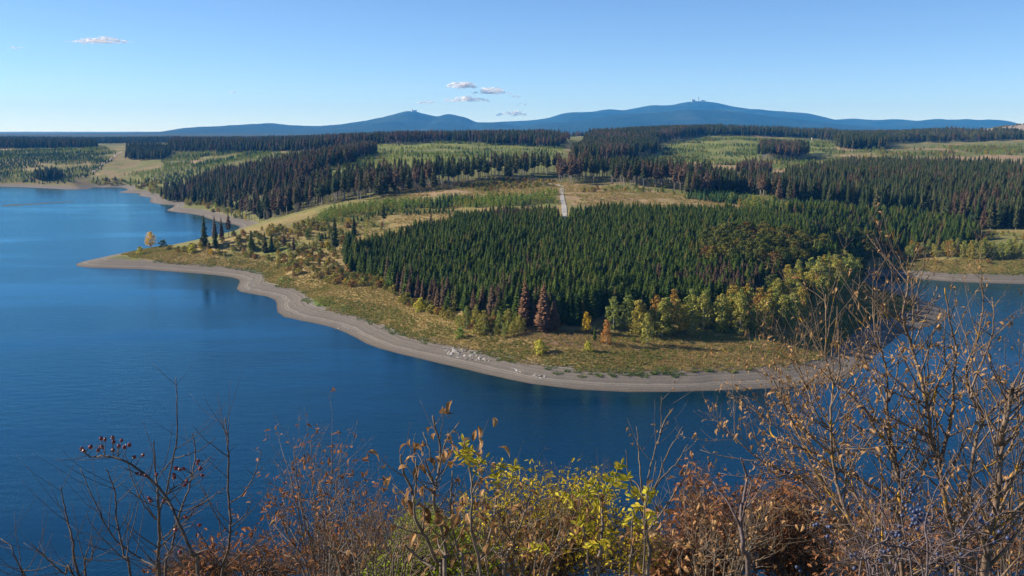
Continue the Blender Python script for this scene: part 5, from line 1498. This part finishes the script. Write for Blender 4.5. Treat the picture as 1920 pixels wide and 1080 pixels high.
# --- yellow-green bushes
def leafy(name, label, blobs, D, mat, leaves, lm, size, seed, cat='bush', n_stem=9, parts=0, jit=.10, prm=FINE):
    cx = sum(b[0] for b in blobs) / len(blobs)
    s = Shrub(name, label, cx, D, mat, seed, cat)
    st = []
    for (a, b, w, h) in blobs:
        for k in range(n_stem):
            tx = a + s.rd.uniform(-1, 1) * w; ty = b + s.rd.uniform(-1, .5) * h
            st += s.stem([(tx, ty), (a + (tx - a) * .6, (ty + 1090) / 2), (cx + (a - cx) * .6 + s.rd.uniform(-8, 8), 1090)], 1.0, 3.5, prm, 2, s.rd.uniform(-.08, .08) * D, name='stem', t0=.4)
    keep = []
    for q in st:
        u, v = px1(q[0])
        if any(((u - a) / (w * 1.15)) ** 2 + ((v - b) / (h * 1.2)) ** 2 < 1 for a, b, w, h in blobs): keep.append(q)
    st = keep
    s.leaves(lm, leaves, size, sites=st, hang=.3, jit=jit, parts=parts)
    return s
leafy('hawthorn_bush', 'yellow-green leafy bush behind the ash stems at the bottom centre', [(985, 945, 70, 60), (1085, 908, 48, 28), (1010, 1010, 90, 60), (900, 1000, 70, 60), (1080, 970, 80, 60), (1170, 1020, 60, 50), (800, 1020, 50, 50)], 8.5, M_TWIG_DARK, 6500, YGL, (.026, .055), 41, jit=.06, n_stem=7)
M_LEAFG = leaf_mat('green_leaf', [(0, (0.16, 0.24, 0.02)), (1, (0.24, 0.28, 0.025))], .35, grain=.5, nscale=2)
leafy('green_bush', 'fresh green and yellow leafy bush at the bottom edge left of centre', [(750, 1072, 62, 26), (860, 1050, 60, 50), (790, 1000, 40, 40)], 7.5, M_TWIG_DARK, 2600, [leaf_mesh('bush_leaf', 'lobed', M_LEAFG, 7 + i) for i in range(3)], (.03, .06), 43, jit=.05, n_stem=6)
leafy('young_oak', 'dense rust-leaved oak with a pointed top right of the yellow ash', [(1305, 930, 28, 62), (1280, 1000, 60, 60), (1350, 1000, 60, 60), (1290, 1060, 90, 40), (1380, 960, 40, 50), (1230, 1040, 50, 40)], 11.0, M_TWIG_DARK, 4600, RUSTL, (.05, .095), 47, 'young oak', jit=.07)
leafy('young_oak', 'rust-leaved oak filling the gap under the lichened stems', [(1445, 935, 50, 42), (1500, 925, 40, 36), (1440, 1010, 70, 60), (1540, 990, 70, 60), (1640, 1010, 70, 60)], 12.0, M_TWIG_DARK, 3600, RUSTL, (.05, .095), 53, 'young oak', jit=.08)
leafy('young_oak', 'brown-leaved oak scrub behind the blackthorn at the bottom right', [(1700, 1000, 90, 60), (1800, 1010, 90, 60), (1880, 1030, 70, 60), (1620, 1050, 80, 40)], 9.5, M_TWIG_DARK, 2600, RUSTL, (.035, .07), 57, 'young oak', jit=.08, n_stem=6)
leafy('young_oak', 'thin rust-leaved oak right of the slender young oak', [(690, 1000, 60, 70), (640, 1040, 60, 40)], 10.5, M_TWIG_DARK, 700, RUSTL, (.04, .07), 58, 'young oak', jit=.08, n_stem=6)
leafy('young_oak', 'low rust-leaved oak below the bare dark shrub', [(420, 1050, 60, 36), (500, 1060, 60, 30), (330, 1075, 40, 16)], 10.0, M_TWIG_DARK, 900, RUSTL, (.04, .08), 59, 'young oak', jit=.08, n_stem=6)
# --- tangle of brown twigs along the bottom
for i, (cx, lab) in enumerate([(700, 'thicket of thin brown twigs left of the curled-leaf ash'), (960, 'thicket of thin brown twigs with dead leaves in front of the yellow-green bush'), (1330, 'thicket of pale twigs in front of the pointed rust oak')]):
    t_ = Shrub('twig_thicket', lab, cx, 6.2 + .5 * i, M_TWIG_ASH, 61 + i, 'thicket')
    for k in range([16, 11, 12][i]):
        a = t_.rd.uniform(-150, 150)
        top = t_.rd.uniform(880, 1010) + abs(a) * .2
        t_.stem([(cx + a, top), (cx + a * .75 + t_.rd.uniform(-8, 8), (top + 1080) / 2), (cx + a * .5, 1085)], 1.0, 3.6, dict(FINE, dens=.5), 1, t_.rd.uniform(-.5, .5), t0=.2)
    t_.leaves(CURL, [90, 520, 240][i], (.04, .095), hang=.9, jit=.02, parts=[0, 80, 30][i], below=lambda p: px1(p)[1] > 930, pname='curled_leaf')
# --- right: big lichened shrub
I_ = Shrub('lichened_shrub', 'large bare shrub with orange lichen and curled leaves filling the right', 1760, 5.0, M_TWIG_LICHEN, 71)
main = [
    (C1((1270, 0), (1265, 100), (1265, 200), (1240, 340), (1270, 450), (1300, 560), (1350, 720), (1385, 900), (1400, 1040)) + C2((1490, 380), (1520, 560), (1570, 760), (1600, 960)), 2.5, 11, 0),
    (C1((805, 215), (808, 400), (810, 600), (845, 720), (835, 860), (840, 1040)) + C2((965, 370), (990, 520), (1060, 700), (1150, 820), (1250, 960)), 2.2, 8, -.3),
    (C1((870, 280), (880, 500), (880, 660), (850, 730)), 2, 4, -.3),
    (C1((1070, 280), (1080, 430), (1110, 520), (1150, 660), (1150, 840), (1165, 1040)) + C2((1240, 200), (1270, 340), (1295, 480), (1300, 600), (1310, 960)), 2.2, 9, .2),
    (C1((1475, 180), (1500, 350), (1530, 480), (1540, 560), (1520, 700), (1520, 860), (1490, 1000)) + C2((1500, 390),), 2.2, 8, .1),
    (C1((1680, 130), (1690, 300), (1650, 500), (1600, 600), (1610, 760), (1690, 900), (1650, 1040)) + C2((1640, 560), (1620, 760), (1600, 960)), 2, 9, .4),
    (C2((1860, 20), (1820, 180), (1800, 400), (1780, 600), (1740, 780), (1720, 960)), 6, 16, -.4),
    (C1((860, 720), (950, 790), (1040, 890), (1100, 1000)) + C2((1230, 290), (1290, 470)), 3, 6, .1),
    (C1((460, 780), (490, 900), (500, 1000), (580, 1050)) + C2((880, 350), (980, 420), (1100, 480), (1230, 560), (1300, 680)), 2, 7, .3),
    (C1((535, 640), (560, 800), (600, 900), (650, 1000)) + C2((850, 380), (960, 560), (1060, 740), (1200, 960)), 2, 6, .4),
    (C1((615, 510), (660, 640), (700, 760), (760, 900), (840, 1000)) + C2((1010, 420), (1100, 600), (1200, 760), (1280, 960)), 1.8, 6, .15),
    (C2((465, 250), (560, 350), (680, 420), (810, 480), (950, 640), (1100, 760), (1260, 960)), 1.8, 7, .6),
    (C1((1740, 230), (1750, 400), (1700, 560), (1640, 700), (1620, 800)), 2, 5, .4),
    (C1((1440, 150), (1400, 250), (1330, 310), (1250, 360)), 1.6, 3, 0), (C1((1200, 90), (1220, 170), (1255, 230)), 1.4, 2.6, 0), (C1((1350, 90), (1310, 150), (1268, 190)), 1.4, 2.6, 0),
    (C1((1860, 720), (1840, 830), (1810, 950), (1780, 1060)), 8, 12, -.4),
    (C1((1920, 760), (1840, 800), (1760, 850), (1690, 920)) , 3, 6, .2),
    (C1((1900, 900), (1860, 1000), (1800, 1080)) + C2((1800, 440),), 4, 8, 0),
    (C2((1920, 390), (1850, 470), (1800, 590)), 5, 8, -.3), (C2((1920, 160), (1860, 300), (1800, 400)), 3, 6, -.2),
    (C1((970, 420), (1020, 560), (1080, 700), (1140, 820)), 1.6, 4, .2), (C1((1040, 420), (1020, 560), (980, 700), (900, 800)), 1.6, 3.5, -.2),
    (C1((1220, 560), (1200, 700), (1160, 820)), 1.8, 4, .2), (C1((1380, 440), (1380, 600), (1375, 740), (1350, 800)), 1.8, 4, .1), (C1((1480, 300), (1470, 500), (1480, 640), (1420, 740), (1380, 780)), 1.8, 5, .1),
]
for p, w0, w1, dz in main:
    I_.stem(p, w0, w1, LICH, 2, dz, p[-1][1] > 1070)
I_.leaves(CURL, 2400, (.02, .048), hang=.8, jit=.012, parts=180, below=lambda p: px1(p)[1] > 640 or random.random() < .3, pname='curled_leaf')
# right edge: finely twigged shrub with dark leaves
Kk = Shrub('fine_twigged_shrub', 'finely twigged shrub with small dark leaves at the right edge', 1900, 6.2, M_TWIG_DARK, 73)
for k in range(11):
    tx = Kk.rd.uniform(1790, 1990); ty = 570 + Kk.rd.random() * 240 + max(0, 1850 - tx) * .8
    Kk.stem([(tx, ty), (tx * .7 + 1900 * .3 + Kk.rd.uniform(-10, 10), ty * .6 + 1080 * .4), (1900 + (tx - 1900) * .35 + Kk.rd.uniform(-40, 40), 1085)], 1.0, 3.2, dict(FINE, node=.16), 2, Kk.rd.uniform(-.5, .5))
Kk.leaves(CURL, 900, (.015, .035), hang=.6, parts=0)
# dark dead fork
Jj = Shrub('dead_fork', 'weathered grey forked dead stem left of the lichened shrub', 1402, 5.5, M_TWIG_PURPLE, 79, 'dead stem')
Jj.stem(C2((505, 370), (535, 480), (505, 650), (515, 820), (540, 960)), 3, 11, dict(BARE, dens=.15), 1)
Jj.stem(C2((365, 490), (430, 580), (490, 680), (510, 760)), 3, 7, dict(BARE, dens=.2), 1, 0, False, 'side_branch')
# --- blackthorn with sloes
Ss = Shrub('blackthorn_bush', 'thorny lilac-grey blackthorn with blue sloes at the bottom right', 1720, 3.2, M_TWIG_PURPLE, 83)
THORN = dict(wob=.10, up=.1, node=.075, dens=.6, ang=(.8, 1.4), maxl=.09, len=.9)
for k in range(15):
    a = Ss.rd.uniform(1560, 1940); b = Ss.rd.uniform(890, 1040)
    if k < 6: a, b = [(1790, 850), (1690, 880), (1640, 940), (1860, 900), (1740, 900), (1600, 1000)][k]
    Ss.stem([(a, b), (a * .6 + 1720 * .4 + Ss.rd.uniform(-30, 30), b * .5 + 545), (1720 + (a - 1720) * .5 + Ss.rd.uniform(-70, 70), 1090)], 1.6, 4.5, THORN, 2, Ss.rd.uniform(-.4, .4), t0=.1)
import bmesh as _bm
b_ = _bm.new(); _bm.ops.create_icosphere(b_, subdivisions=2, radius=1)
sloe_me = bpy.data.meshes.new('sloe'); b_.to_mesh(sloe_me); b_.free(); sloe_me.materials.append(M_SLOE)
sloe_me.polygons.foreach_set('use_smooth', np.ones(len(sloe_me.polygons), bool))
for cx, cy, n, sp in [(1722, 962, 26, 13), (1678, 1010, 13, 14), (1645, 1002, 7, 10), (1700, 985, 4, 10), (1545, 995, 6, 14), (1838, 972, 8, 14), (1765, 1020, 5, 16), (1600, 1060, 5, 18), (1790, 1062, 6, 18), (1665, 1050, 5, 14), (1720, 920, 3, 10), (1880, 1010, 4, 14), (1500, 1068, 2, 8)]:
    for k in range(n):
        p = Vector(at_y(cx + Ss.rd.gauss(0, sp), cy + Ss.rd.gauss(0, sp * .8), 3.2 + Ss.rd.gauss(0, .04)))
        o = add('sloe', sloe_me, Ss.e, p - Ss.root); s_ = Ss.rd.uniform(.0058, .0075); o.scale = (s_, s_, s_ * 1.05)
Ss.leaves(CURL, 40, (.02, .04), hang=.8, parts=0)
